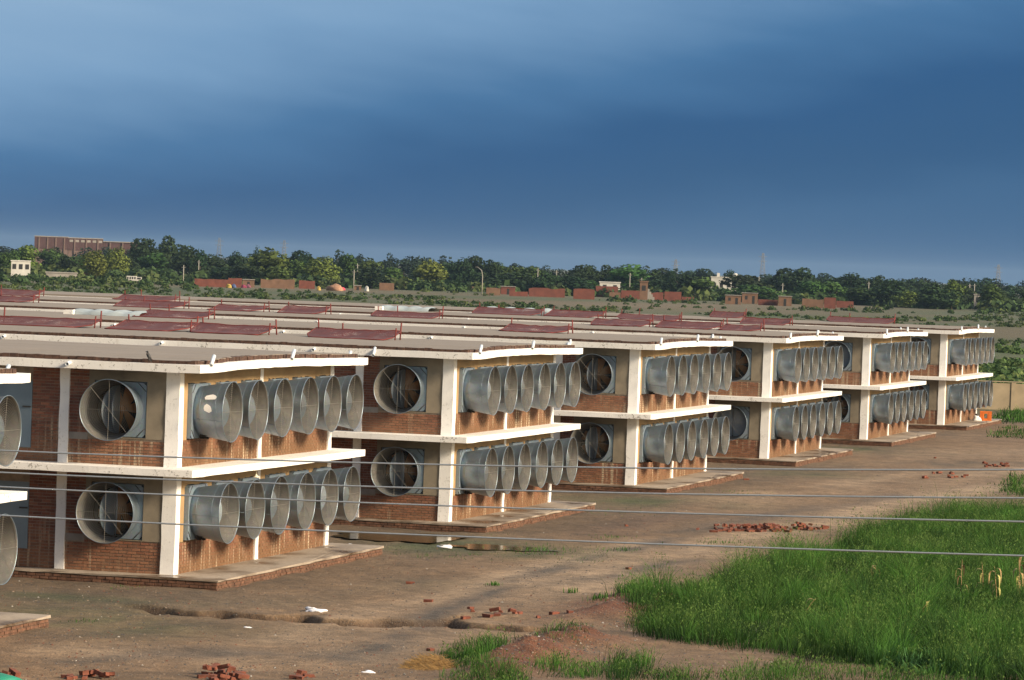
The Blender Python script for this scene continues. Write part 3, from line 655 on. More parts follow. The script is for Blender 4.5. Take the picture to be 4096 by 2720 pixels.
for s_ in (-1, 1):
    MB().tube([(-.005, s_*.02, -.001), (-.01, s_*.018, .12)], .005, 5).build('leg', BLK, cr)
    MB().add([(.0, s_*.05, .20), (.03, s_*.052, .09), (.075, s_*.035, .03), (.05, s_*.045, .14)], [(0, 1, 2, 3)]).build('wing', BLK, cr)
LAMPW = simple('lamp_enamel', (.75, .68, .52), .4, .08, 8)
lp = empty('hanging_lamp', (HX[1]+.55, HY[1]+4.55, 2.558)); tag(lp, 'small cream funnel lamp hanging under the middle slab of the nearest house', 'lamp')
MB().tube([(0, 0, .004), (0, 0, -.16)], .012, 6).build('cord', LAMPW, lp); MB().lathe([(-.15, .02), (-.19, .03), (-.23, .11), (-.235, .11), (-.20, .03)], 18, 'z').build('lamp_shade', LAMPW, lp)
# ------------------------------------------------------------------ crate and sack on the far plinth, boundary wall
CRO = simple('orange_plastic', (.62, .15, .02), .5, .12, 8)
p = gp(3942, 1683, 0.0)
cr2 = empty('plastic_crate', (p[0], p[1], 0.0), .2); tag(cr2, 'bright orange plastic crate on the plinth of the farthest house', 'crate')
mb = MB(); a, hgt, tk = .34, .56, .03
mb.box(-a, a, -.22, .22, 0, .04); 
for y0 in (-.22, .19):
    for (x0, x1, z0, z1) in ((-a, -.1, .04, hgt), (.1, a, .04, hgt), (-.1, .1, .04, .14), (-.1, .1, .43, hgt)): mb.box(x0, x1, y0, y0+tk, z0, z1)
for x0 in (-a, a-tk): mb.box(x0, x0+tk, -.19, .19, .04, hgt)
mb.build('crate_box', CRO, cr2); MB().box(-a-.012, a+.012, -.235, -.222, hgt-.05, hgt+.004).build('rim', CRO, cr2)
for x in (-.26, -.17, .17, .26): MB().box(x-.01, x+.01, -.232, -.222, .05, hgt-.06).build('rib', CRO, cr2)
def lumpy(rx, ry, rz_, seed, n=16, m=9, amp=.35):
    V = []; 
    for i in range(m+1):
        ph = math.pi/2*i/m
        for k in range(n):
            q = 2*math.pi*k/n; f = 1+amp*(float(vnoise(np.array([2.2*math.cos(q)*math.cos(ph)+seed]), np.array([2.2*math.sin(q)*math.cos(ph)+2*math.sin(ph)+seed]))[0])-.5)*2
            V.append((rx*f*math.cos(ph)*math.cos(q), ry*f*math.cos(ph)*math.sin(q), rz_*f*math.sin(ph)))
    return MB().add(V, [(i*n+k, i*n+(k+1) % n, (i+1)*n+(k+1) % n, (i+1)*n+k) for i in range(m) for k in range(n)] + [tuple(range(n-1, -1, -1))], True)
SACKW = simple('white_sack', (.66, .66, .66), .7, .2, 9); 
p = gp(3906, 1683, 0.0); sk = empty('sack', (p[0], p[1], 0)); tag(sk, 'small white sack with dark mouth slumped beside the orange crate', 'sack')
lumpy(.24, .2, .34, 4).build('sack_body', SACKW, sk); MB().lathe([(.30, .07), (.40, .10), (.42, .08)], 12, 'z').build('sack_mouth', DARK, sk)
WALLM = simple('boundary_block', (.28, .225, .15), .95, .2, 1.2)
b0 = gp(4050, 1640); bw = empty('boundary_wall', (b0[0], b0[1], G), -YAW*1.0); tag(bw, 'tan boundary wall with pillars behind the farthest house at the right', 'wall')
for i in range(-5, 14):
    MB().box(i*3.0+.16, i*3.0+2.84, -.09, .09, -.2, 1.76, .008).build('panel', WALLM, bw); MB().box(i*3.0-.155, i*3.0+.155, -.14, .14, -.2, 1.84, .008).build('pillar', WALLM, bw)
MB().box(-15.2, 42, -.16, .16, 1.842, 1.90).build('coping', WALLM, bw)
# ------------------------------------------------------------------ litter, loose bricks, cables
bagm = simple('white_bag', (.78, .78, .82), .5, .1, 6)
p = gp(1258, 2449); o = lumpy(.27, .2, .085, 9, 30, 10, .45).build('plastic_bag', bagm); o.location = (p[0], p[1], gz(p[0], p[1])-.01); tag(o, 'crumpled white plastic bag lying on the bare earth track', 'bag')
for (u, v, s_, lab) in ((990, 2512, .10, 'small white scrap on the bare earth below the plastic bag'), (1395, 2196, .28, 'pale scrap lying in the green puddle by the second house'), (1780, 2196, .22, 'white scrap in the wet weeds right of the puddle'), (3905, 2598, .16, 'pale scrap at the foot of the grass'), (1470, 2690, .13, 'white cup lying near the loose bricks')):
    p = gp(u, v); o = lumpy(s_, s_*.6, s_*.35, u % 17, 12, 5, .5).build('paper_scrap', bagm); o.location = (p[0], p[1], gz(p[0], p[1])+(.03 if u in (1395, 1780) else -.01)); tag(o, lab, 'litter', 'scraps of litter')
LBM = simple('loose_brick', (.150, .047, .027), .95, .5, 7)
LBR = [MB().box(-.115, .115, -.055, .055, -.036, .036, .008).mesh('loose_brick', LBM), MB().box(-.07, .065, -.055, .055, -.036, .036, .014).mesh('loose_brick', LBM), MB().box(-.05, .05, -.05, .05, -.034, .036, .018).mesh('loose_brick', LBM)]
def brick_heap(n, u0, u1, v0, v1, lab, grp, layers=2, half=.6):
    for i in range(n):
        u = random.triangular(u0, u1, (u0+u1)/2); v = random.uniform(v0, v1); p = gp(u, v); lay_ = 0 if random.random() < .62 else random.randrange(1, layers+1)
        o = link('loose_brick', LBR[0 if random.random() > half else random.choice((1, 2))], None, (p[0], p[1], gz(p[0], p[1])+.028+.062*lay_), (random.uniform(-.25, .25) if lay_ else 0, random.uniform(-.3, .3)*(lay_ > 0), random.uniform(0, 3.1)))
        o.scale = [random.uniform(.9, 1.15)]*3; tag(o, lab, 'brick', grp)
brick_heap(140, 2740, 3330, 2110, 2130, 'red brick in the long heap beside the track and grass bank', 'bricks heaped beside the track', 3, .55)
brick_heap(26, 800, 1010, 2700, 2722, 'brown brick in the small pile at the bottom edge', 'bricks piled at the bottom edge', 3, .3)
brick_heap(16, 240, 460, 2704, 2720, 'brick fragment in the row at the bottom left edge', 'brick fragments at the bottom left', 1, .7)
brick_heap(5, 15, 65, 2700, 2716, 'brick in the bottom left corner beside the teal tarpaulin', 'bricks in the bottom left corner', 1, .4)
brick_heap(7, 1170, 1240, 2704, 2720, 'brick in the small group right of the bottom pile', 'bricks right of the bottom pile', 1, .4)
brick_heap(16, 1840, 2330, 2458, 2482, 'broken red brick on the upper bank of the eroded gully', 'broken bricks along the gully', 1, .6)
brick_heap(16, 3880, 4090, 1856, 1868, 'red brick in the far row by the right edge', 'bricks in the far row', 2, .5)
brick_heap(12, 3690, 3920, 1898, 1918, 'red brick in the scattered row on the far yard', 'bricks scattered on the far yard', 1, .5)
for i, (u, v, lab) in enumerate([(1713, 2408, 'single dark brick on the pale track left of the gully'), (1722, 2600, 'single red brick beside the straw heap'), (2505, 2105, 'single red brick on the rubble left of the long heap'), (1642, 2333, 'orange brick bit on the yard before the first plinth'), (2514, 2280, 'brown stone lump on the track'), (3740, 1835, 'single brick on the yard before the fifth house'), (2985, 1920, 'dark brick lump on the yard before the third plinth')]):
    p = gp(u, v); o = link('loose_brick', LBR[i % 3], None, (p[0], p[1], gz(p[0], p[1])+.03), (0, 0, i*1.1)); tag(o, lab, 'brick')
def pebbles(n):
    u = RNG.uniform(-60, 4150, n); v = 2740-(2740-1720)*RNG.random(n)**1.5
    mp = [project(np.array(MOUNDS[k][0])) for k in (0, 1, 2, 3, 4)]; pick = RNG.integers(0, 5, 3500); u = np.concatenate([u, np.array([mp[k][0] for k in pick])+RNG.normal(0, 85, 3500)]); v = np.concatenate([v, np.array([mp[k][1] for k in pick])+RNG.normal(0, 32, 3500)])
    P_ = np.array([gp(a, b) for a, b in zip(u, v)]); x, y = P_[:, 0], P_[:, 1]; ok = np.ones(len(x), bool)
    for hy in HY: ok &= ~((x < 1.75) & (y > hy-1) & (y < hy+13.6))
    dens = fbm(x*.9, y*.35, 3); ok &= (RNG.random(len(x)) < np.clip(dens*2.2-.45, .12, 1)); x, y = x[ok], y[ok]; n = len(x)
    z = ground_z(x, y); sz = .010+.030*RNG.random(n)**3; q = RNG.uniform(0, 3, n); V = np.empty((n, 6, 3))
    for k in range(5): r = sz*RNG.uniform(.7, 1.3, n); V[:, k] = np.stack([x+r*np.cos(q+k*1.2566), y+r*np.sin(q+k*1.2566), z-.004], -1)
    V[:, 5] = np.stack([x, y, z+sz*.8], -1); b = 6*np.arange(n)[:, None]; Fs = np.concatenate([b+np.array([[k, (k+1) % 5, 5]]) for k in range(5)])
    c = RNG.choice(4, n, p=[.50, .27, .20, .03]); pal = np.array([[.085, .074, .068], [.21, .155, .11], [.14, .055, .035], [.32, .29, .25]]); return np_mesh('gravel', V.reshape(-1, 3), Fs, PEB, np.repeat(pal[c]*RNG.uniform(.7, 1.25, (n, 1)), 6, 0))
PEB = colmat('gravel', .9, 30, .2)
tag(link('gravel', pebbles(26000)), 'loose gravel and brick crumbs strewn over the earth yard', 'gravel', kind='stuff')
CAB = simple('steel_cable', (.34, .37, .40), .5, .1, 40, .5)
for (a, b, c), lab in zip([(3.84e-3, -.18589, 9.24673), (3.36e-3, -.16319, 8.85293), (2.43e-3, -.11834, 8.23014), (1.96e-3, -.09497, 7.77544)], ['topmost of the four grey cables crossing the picture', 'second highest of the four grey cables crossing the picture', 'third of the four grey cables, counted from the top', 'lowest of the four grey cables, crossing the grass bank']):
    xs = np.linspace(8, 48, 81); o = MB().tube([(x, -70, a*x*x+b*x+c) for x in xs], .0052, 6).build('power_cable', CAB); tag(o, lab, 'cable', 'overhead cables')
TEAL = simple('teal_tarp', (.01, .20, .13), .6, .15, 5)
p = gp(-10, 2722); o = lumpy(.62, .45, .16, 3, 18, 8, .25).build('tarpaulin', TEAL); o.location = (p[0], p[1]-.1, gz(p[0], p[1])-.02); tag(o, 'teal green tarpaulin edge in the bottom left corner', 'tarpaulin')
# ------------------------------------------------------------------ grass and weeds
def scatter(poly, dens, extra=None):
    w_ = np.array([gp(u, v)[:2] for u, v in poly]); lo, hi = w_.min(0), w_.max(0); n = int((hi-lo).prod()*dens)
    x = RNG.uniform(lo[0], hi[0], n); y = RNG.uniform(lo[1], hi[1], n); u, v = project(np.stack([x, y, np.full(n, G)], -1)); k = inpoly(u+RNG.normal(0, 22, n)+70*(vnoise(x*.9+5, y*.5)-.5), v+RNG.normal(0, 7, n)+34*(vnoise(x*.7+33, y*.35)-.5), poly); return x[k], y[k]
GV, GF, GC = [], [], []; gcount = 0
def blades(x, y, h, wd, c0, c1, lean=.35, jitter=.25, ph=None, tone=None):
    global gcount
    n = len(x); z = ground_z(x, y)-.01; a = RNG.uniform(0, 2*np.pi, n); ph = RNG.uniform(0, 2*np.pi, n) if ph is None else ph+RNG.normal(0, .5, n); l = h*lean*RNG.uniform(.2, 1.4, n)
    dx_ = np.cos(a)*wd/2; dy_ = np.sin(a)*wd/2; bx = np.cos(ph); by = np.sin(ph)
    V = np.empty((n, 5, 3)); V[:, 0] = np.stack([x-dx_, y-dy_, z], -1); V[:, 1] = np.stack([x+dx_, y+dy_, z], -1)
    mx, my, mz = x+bx*l*.3, y+by*l*.3, z+h*.6
    V[:, 2] = np.stack([mx-dx_*.8, my-dy_*.8, mz], -1); V[:, 3] = np.stack([mx+dx_*.8, my+dy_*.8, mz], -1); V[:, 4] = np.stack([x+bx*l, y+by*l, z+h], -1)
    b = gcount+5*np.arange(n)[:, None]; Fs = np.concatenate([b+np.array([[0, 1, 3]]), b+np.array([[0, 3, 2]]), b+np.array([[2, 3, 4]])])
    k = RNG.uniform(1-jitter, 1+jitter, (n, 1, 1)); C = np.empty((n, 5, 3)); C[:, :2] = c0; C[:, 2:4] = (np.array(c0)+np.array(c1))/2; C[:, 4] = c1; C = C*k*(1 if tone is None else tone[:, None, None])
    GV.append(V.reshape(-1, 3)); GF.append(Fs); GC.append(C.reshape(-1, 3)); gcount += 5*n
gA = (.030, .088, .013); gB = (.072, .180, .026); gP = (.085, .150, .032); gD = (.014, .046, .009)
def fuzz(x, y, h):                                            # feathery seed heads
    global gcount
    for rep in range(3):
        n = len(x); z = ground_z(x, y); c = np.stack([x+RNG.normal(0, .05, n), y+RNG.normal(0, .05, n), z+h*RNG.uniform(.78, 1.08, n)], -1); d1 = RNG.normal(0, .018, (n, 3)); d2 = RNG.normal(0, .018, (n, 3)); d2[:, 2] = abs(d2[:, 2])+.025
        V = np.stack([c-d1*.5, c+d1*.5, c+d2], 1); GV.append(V.reshape(-1, 3)); GF.append(gcount+np.arange(3*n).reshape(-1, 3)); GC.append(np.repeat(np.array(gP)*RNG.uniform(.7, 1.25, (n, 1)), 3, 0)); gcount += 3*n
def meadow(poly, dens, h0, h1, seeds=.15, wd=.012):
    x, y = scatter(poly, dens); n = len(x); cl = fbm(x*.55, y*.25, 3); cl2 = vnoise(x*1.6+9, y*.8); k = RNG.random(n) < np.clip(.25+1.5*cl2, 0, 1); x, y, cl, cl2 = x[k], y[k], cl[k], cl2[k]; n = len(x)
    cs = .75; ix = np.floor(x/cs).astype(int); iy = np.floor(y/(cs*1.3)).astype(int); q = lambda k: _tab[(ix*7+k*13) & 255, (iy*11+k*29) & 255]
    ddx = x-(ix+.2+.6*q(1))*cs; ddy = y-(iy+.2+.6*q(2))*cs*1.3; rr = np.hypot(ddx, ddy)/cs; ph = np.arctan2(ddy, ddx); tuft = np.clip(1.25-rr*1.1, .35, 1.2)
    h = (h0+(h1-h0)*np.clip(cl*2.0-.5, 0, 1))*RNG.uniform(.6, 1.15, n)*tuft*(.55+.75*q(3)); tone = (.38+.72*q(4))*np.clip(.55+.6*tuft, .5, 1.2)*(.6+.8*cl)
    m = q(5)*.7+.3*cl2 < .40; s1 = RNG.random(n) < seeds*2.2*np.clip(q(6)*2-.7, 0, 1)
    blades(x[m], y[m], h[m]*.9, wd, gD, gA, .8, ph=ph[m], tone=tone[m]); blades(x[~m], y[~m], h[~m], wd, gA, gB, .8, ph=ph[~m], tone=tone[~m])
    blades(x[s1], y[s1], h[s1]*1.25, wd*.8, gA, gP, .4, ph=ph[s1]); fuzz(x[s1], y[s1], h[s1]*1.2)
A = [(2450, 2402), (2530, 2450), (2550, 2525), (2640, 2565), (2900, 2592), (3060, 2612), (3300, 2645), (4200, 2760), (4400, 2760), (4400, 2080), (4096, 2060), (3720, 2062), (3540, 2115), (3320, 2205), (3150, 2268), (2980, 2300), (2870, 2345), (2670, 2395), (2570, 2405)]
meadow(A, 330, .30, .95, .2)
meadow([(2660, 2735), (2900, 2690), (3120, 2660), (3300, 2640), (4300, 2740), (4400, 3000), (2500, 3000)], 130, .14, .42, .2)
meadow([(1765, 2620), (1850, 2575), (1990, 2556), (2020, 2630), (1960, 2660), (1800, 2680)], 330, .25, .55, .2)
meadow([(1740, 2715), (1900, 2690), (2070, 2712), (2100, 2800), (1740, 2800)], 260, .18, .4)
meadow([(2130, 2680), (2260, 2655), (2400, 2660), (2420, 2705), (2200, 2712)], 240, .15, .32)
meadow([(2430, 2650), (2600, 2640), (2640, 2720), (2440, 2735)], 330, .3, .6)
meadow([(2630, 2700), (2720, 2680), (2800, 2740), (2640, 2780)], 260, .25, .45)
meadow([(2040, 2560), (2180, 2545), (2330, 2575), (2320, 2610), (2120, 2590)], 160, .1, .3)
meadow([(2490, 2370), (2560, 2352), (2640, 2372), (2560, 2395)], 160, .15, .4)
meadow([(4000, 1930), (4250, 1905), (4250, 1990), (4050, 1985)], 50, .2, .5, wd=.03)
meadow([(3960, 1660), (4300, 1650), (4300, 1700), (4000, 1695)], 25, .3, .6, wd=.05); meadow([(3930, 1728), (4300, 1715), (4300, 1765), (3960, 1750)], 30, .1, .3, wd=.04)
meadow([(1560, 2190), (2440, 2190), (2380, 2255), (1700, 2250)], 26, .03, .10, 0)
meadow([(1950, 2130), (2020, 2128), (2040, 2142), (1960, 2145)], 60, .05, .12, 0)
for (u, v, n, r, hh) in ((2440, 2150, 60, .5, .08), (1975, 2345, 60, .15, .12), (2290, 2367, 50, .15, .15), (2130, 2200, 160, .8, .1), (335, 2486, 40, .3, .06), (2480, 2203, 80, .6, .10), (1050, 2290, 40, .5, .05), (2870, 2168, 80, .5, .1), (3480, 2085, 120, 1.2, .14), (2400, 2420, 70, .3, .18), (2470, 2050, 60, 1.2, .08), (500, 2350, 30, .4, .06), (3530, 1700, 90, 1.5, .12), (2950, 1970, 60, 1, .08)):
    p = gp(u, v); q = RNG.normal(0, r, (n, 2)); blades(p[0]+q[:, 0]*.6, p[1]+q[:, 1], hh*RNG.uniform(.5, 1.2, n), .018, gA, gB)
# broad-leaved creeper low in the bank
x, y = scatter([(3380, 2610), (3700, 2540), (4100, 2580), (4150, 2690), (3600, 2700)], 60); h = RNG.uniform(.12, .34, len(x)); blades(x, y, h, .085, gA, (.09, .22, .07), .9)
tag(link('grass', np_mesh('grass', np.concatenate(GV), np.concatenate(GF), GRASS, np.concatenate(GC))), 'tall bright green grass and weeds on the bank at right', 'grass', kind='stuff')
STRAW = simple('straw', (.40, .25, .10), .8, .25, 12)
def straw(n, rx, ry, hh):
    mb = MB()
    for i in range(n):
        q = random.uniform(0, 6.28); r = random.random()**.6; x, y = rx*r*math.cos(q), ry*r*math.sin(q); z = hh*(1-r*r)*random.random(); a = random.uniform(0, 6.28); l = random.uniform(.1, .3); e = random.uniform(-.1, .12)
        mb.add([(x, y, z), (x+.012, y, z+.012), (x+l*math.cos(a), y+l*math.sin(a), max(0, z+e))], [(0, 1, 2)])
    return mb
p = gp(1722, 2668); o = straw(1500, .52, .75, .24).build('straw_heap', STRAW); o.location = (p[0], p[1], gz(p[0], p[1])); tag(o, 'small heap of tan dry straw beside the green tuft', 'straw heap')
DRYL = simple('dry_maize_leaf', (.30, .20, .09), .8, .3, 6); DRYG = simple('yellowing_leaf', (.34, .32, .10), .8, .3, 6)
def maize(u, v, hgt, nleaf, lab, seed, lean=0.0):
    random.seed(seed); p = gp(u, v); M_ = empty('maize_plant', (p[0], p[1], gz(p[0], p[1]))); tag(M_, lab, 'plant', 'dried maize plants')
    st = [(lean*t_*t_*hgt+.01*random.uniform(-1, 1), .01*random.uniform(-1, 1), hgt*t_) for t_ in np.linspace(0, 1, 7)]; MB().tube(st, [.014, .014, .013, .012, .010, .008, .004], 6).build('stalk', DRYL, M_)
    for i in range(nleaf):
        t_ = .3+.62*i/max(1, nleaf-1); a = random.uniform(0, 6.28); l = random.uniform(.28, .5); b_ = (lean*t_*t_*hgt, 0, hgt*t_); V = []
        for j in range(6):
            s_ = j/5; r = l*.45*math.sin(min(1, s_*1.3)*1.57); z = .10*math.sin(s_*2.4)-l*.9*s_*s_; wv = .028*math.sin((s_*.85+.15)*3.1)+.004
            V += [(b_[0]+r*math.cos(a)-wv*math.sin(a), r*math.sin(a)+wv*math.cos(a), max(.02, b_[2]+z)), (b_[0]+r*math.cos(a)+wv*math.sin(a), r*math.sin(a)-wv*math.cos(a), max(.02, b_[2]+z+.006))]
        MB().add(V, [(2*j, 2*j+1, 2*j+3, 2*j+2) for j in range(5)]).build('leaf', DRYL if random.random() < .7 else DRYG, M_)
maize(3842, 2405, 1.12, 8, 'leftmost of the three dried maize plants in the grass', 1); maize(3930, 2400, 1.0, 6, 'dried maize plant left of the leaning pair, with hanging leaves', 2, -.05); maize(3985, 2415, .98, 8, 'dried maize plant with drooping yellow leaves, second from right', 3, -.1); maize(4070, 2395, 1.15, 8, 'dried maize plant nearest the right edge of the picture', 4, .06)
maize(3665, 2500, .62, 3, 'bent dry stalk leaning right in the lower grass', 5, .5); maize(3225, 2465, .45, 2, 'short bent dry stalk in the middle of the grass', 6, .5); maize(3500, 2330, .5, 6, 'dark green young maize plant in the middle of the grass', 8)
random.seed(11)
# ------------------------------------------------------------------ trees beyond the field
def crown_mesh(seed, nl, n, wide, low, colr):
    r = np.random.default_rng(seed); lob = []
    for i in range(nl):
        a = r.uniform(0, 6.28); rad = r.uniform(0, .30)*wide; z = r.uniform(low+.16, .80); s_ = r.uniform(.14, .24)*(1.15-.5*abs(z-.5))
        lob.append((rad*math.cos(a), rad*math.sin(a), z, s_*wide*1.05, s_*.85))
    lob.append((0, 0, .84, .16*wide, .15)); lob.append((r.uniform(-.1, .1), 0, low+.22, .30*wide, .2))
    lob = np.array(lob); k = r.choice(len(lob), n, p=(lob[:, 3]**2)/(lob[:, 3]**2).sum()); d = r.normal(0, 1, (n, 3)); d /= np.linalg.norm(d, axis=1)[:, None]
    rr = r.uniform(.55, 1.08, (n, 1))**.6; sc = np.stack([lob[k, 3], lob[k, 3], lob[k, 4]], -1); c = lob[k, :3]+d*rr*sc
    c[:, 2] = np.clip(c[:, 2], low*.5, 1.0)
    s_ = r.uniform(.016, .040, (n, 1)); nrm = d+r.normal(0, .6, (n, 3)); nrm /= np.linalg.norm(nrm, axis=1)[:, None]
    t1 = np.cross(nrm, r.normal(0, 1, (n, 3))); t1 /= np.linalg.norm(t1, axis=1)[:, None]; t2 = np.cross(nrm, t1)
    V = np.stack([c-t1*s_-t2*s_*.7, c+t1*s_-t2*s_*.5, c+t1*s_*.8+t2*s_*.8, c-t1*s_*.7+t2*s_], 1).reshape(-1, 3)
    col = np.repeat(np.array(colr)*r.uniform(.6, 1.4, (n, 1)), 4, 0); return np_mesh('crown', V, np.arange(4*n).reshape(-1, 4), LEAF, col)
BARK = simple('bark', (.09, .07, .05), .9, .3, 4)
def trunk_mesh(seed):
    r = random.Random(seed); mb = MB().tube([(0, 0, -.02), (.01, 0, .12), (.02, .01, .3), (.0, .02, .55)], [.028, .022, .018, .010], 7)
    for i in range(4): a = i*1.6+r.random(); z = .2+.09*i; mb.tube([(.015, .005, z), (.12*math.cos(a), .12*math.sin(a), z+.13), (.2*math.cos(a), .2*math.sin(a), z+.25)], [.012, .009, .004], 5)
    return mb.mesh('trunk', BARK)
KINDS = {'d': ((.022, .042, .016), 'dark green'), 'm': ((.048, .088, .022), 'mid green'), 'y': ((.095, .118, .026), 'yellowish green'), 'f': ((.022, .040, .022), 'hazy dark')}
CROWNS = {k: [crown_mesh(100*i+j, 9 if k != 'f' else 7, 1700 if k != 'f' else 900, 1.0, .06 if k != 'f' else .15, KINDS[k][0]) for j in range(4)] for i, k in enumerate('dmyf')}
AIRY = crown_mesh(999, 6, 330, .9, .3, KINDS['d'][0])
TRUNKS = [trunk_mesh(i) for i in range(3)]
TREES = [(15, 1006, 60, 'm'), (47, 997, 50, 'm'), (102, 978, 95, 'y'), (186, 995, 95, 'm'), (250, 1022, 75, 'd'), (296, 1022, 85, 'm'), (377, 997, 80, 'y'), (462, 985, 75, 'y'), (500, 1018, 65, 'd'), (580, 951, 95, 'd'), (660, 940, 90, 'd'), (610, 1010, 115, 'm'), (737, 980, 95, 'd'), (792, 987, 55, 'a'), (830, 1018, 115, 'd'), (934, 1001, 58, 'd'), (953, 1060, 115, 'd'), (877, 1068, 95, 'd'), (1061, 988, 130, 'y'), (1016, 973, 30, 'a'), (1180, 1000, 85, 'd'), (1090, 1062, 95, 'm'), (1175, 1036, 95, 'm'), (1222, 1030, 95, 'd'), (1285, 1022, 105, 'y'), (1345, 998, 62, 'f'), (1383, 1011, 65, 'm'), (1430, 1013, 45, 'f'), (1463, 1030, 75, 'm'), (1476, 1068, 125, 'd'), (1548, 1011, 48, 'f'), (1565, 1068, 95, 'm'), (1667, 1022, 85, 'f'), (1709, 1037, 95, 'y'), (1768, 1022, 85, 'f'), (1790, 1050, 180, 'd'), (1840, 1028, 75, 'd'), (1893, 1022, 85, 'd'), (1948, 1037, 65, 'd'), (1982, 1047, 75, 'm'), (2037, 1062, 95, 'm'), (2126, 1062, 75, 'm'), (2071, 1085, 155, 'd'), (2177, 1081, 85, 'd'), (2279, 1102, 115, 'd'), (2325, 1056, 105, 'd'), (2414, 1056, 65, 'd'), (2342, 1118, 95, 'm'), (2512, 1056, 155, 'm'), (2613, 1075, 65, 'd'), (2677, 1080, 55, 'd'), (2728, 1094, 95, 'd'), (2630, 1118, 125, 'd'), (2690, 1128, 125, 'd'), (2795, 1106, 125, 'm'), (2860, 1145, 105, 'd'), (2984, 1098, 135, 'd'), (2995, 1136, 135, 'm'), (3126, 1071, 105, 'd'), (3203, 1068, 115, 'd'), (3244, 1121, 95, 'm'), (3315, 1121, 105, 'm'), (3398, 1088, 115, 'd'), (3427, 1148, 125, 'm'), (3510, 1100, 75, 'd'), (3551, 1118, 125, 'd'), (3620, 1160, 65, 'y'), (3723, 1130, 115, 'd'), (3800, 1115, 65, 'y'), (3841, 1130, 85, 'd'), (3954, 1133, 95, 'm'), (4000, 1160, 95, 'd'), (4090, 1157, 75, 'd')]
rr_ = random.Random(5); NUM = lambda n: ['first', 'second', 'third', 'fourth', 'fifth', 'sixth', 'seventh', 'eighth', 'ninth', 'tenth', 'eleventh', 'twelfth', 'thirteenth', 'fourteenth', 'fifteenth', 'sixteenth', 'seventeenth', 'eighteenth', 'nineteenth'][n-1] if n < 20 else '%d%s' % (n, {1: 'st', 2: 'nd', 3: 'rd'}.get(n % 10, 'th') if n % 100 not in (11, 12, 13) else 'th')
def tree(u, vt, wpx, kind, lab, grp, dist):
    p = at_dist(u, dist); hgt = max(2.5, (horizon(u)-vt)*dist/F+CZ-G); wid = wpx*dist/F*2.0
    T = empty('tree', p, rr_.uniform(0, 6.28), (wid, wid, hgt)); tag(T, lab, 'tree', grp)
    link('crown', AIRY if kind == 'a' else rr_.choice(CROWNS[kind]), T); link('trunk', rr_.choice(TRUNKS), T); return T
allT = [(u, vt, wp, k, (1500+rr_.uniform(0, 250)) if k == 'f' else 1240+rr_.uniform(0, 60) if vt < horizon(u) and k != 'y' else 1130+rr_.uniform(0, 70)) for u, vt, wp, k in TREES]
u = -40.0
while u < 4140: allT.append((u, horizon(u)+rr_.uniform(-22, 6), rr_.uniform(55, 100), rr_.choice('ffd'), 1480+rr_.uniform(0, 500))); u += rr_.uniform(34, 80)
for i, (u, vt, wp, k, dist) in enumerate(sorted(allT)):
    tone = 'thin airy' if k == 'a' else KINDS[k][1]; size = 'broad' if wp > 100 else 'narrow' if wp < 62 else 'round'
    tree(u, vt, wp, k, '%s %s tree, %s from the left in the tree line' % (tone, size, NUM(i+1)), 'trees in the tree line', dist)
# scrub over the field, one mass
def scrub():
    r = np.random.default_rng(21); C = []; Sz = []
    def put(n, d0, d1, s0, s1, u0=-200, u1=4300, cl=.5):
        uu_ = r.uniform(u0, u1, n); dd_ = 1/(1/d1+(1/d0-1/d1)*r.random(n)); 
        for a, b in zip(uu_, dd_):
            p = at_dist(a, b)
            if p[0] < 3 and p[1] < 140: continue
            if float(fbm(np.array([p[0]*.035]), np.array([p[1]*.012]))[0]) < cl: continue
            C.append(p); Sz.append(r.uniform(s0, s1))
    put(7000, 270, 1050, .25, .8, cl=.45); put(900, 700, 1060, .4, 1.1, cl=.48); put(120, 960, 1100, .8, 1.8, cl=.5); put(420, 1130, 1230, 2.0, 4.0, cl=.2); put(150, 900, 1080, .9, 2.0, -100, 760, .3); put(520, 275, 480, .35, .95, 3850, 4300, .3)
    C = np.array(C); Sz = np.array(Sz); m = 44; n = len(C); d = r.normal(0, 1, (n, m, 3)); d /= np.linalg.norm(d, axis=2)[..., None]; d[..., 2] = abs(d[..., 2])
    c = C[:, None]+d*Sz[:, None, None]*r.uniform(.4, 1, (n, m, 1))*np.array([1.2, 1.2, 1.0]); c = c.reshape(-1, 3); s_ = np.repeat(Sz, m)[:, None]*r.uniform(.10, .24, (n*m, 1))
    nr = d.reshape(-1, 3)+r.normal(0, .5, (n*m, 3)); nr /= np.linalg.norm(nr, axis=1)[:, None]; t1 = np.cross(nr, r.normal(0, 1, (n*m, 3))); t1 /= np.linalg.norm(t1, axis=1)[:, None]; t2 = np.cross(nr, t1)
    V = np.stack([c-t1*s_-t2*s_, c+t1*s_-t2*s_, c+t1*s_+t2*s_, c-t1*s_+t2*s_], 1).reshape(-1, 3)
    near_ = (np.hypot(C[:, 0]-CX, C[:, 1]-CY) < 520)[:, None]
    tint = (1+.5*near_)*np.array([[.055, .085, .028], [.04, .066, .022], [.085, .105, .035]])[r.choice(3, n)]*r.uniform(.8, 1.3, (n, 1)); col = np.repeat(np.repeat(tint, m, 0)*r.uniform(.7, 1.3, (n*m, 1)), 4, 0)
    return np_mesh('scrub', V, np.arange(4*n*m).reshape(-1, 4), LEAF, col)
tag(link('scrub', scrub()), 'low green scrub scattered over the tan field behind the houses', 'scrub', kind='stuff')
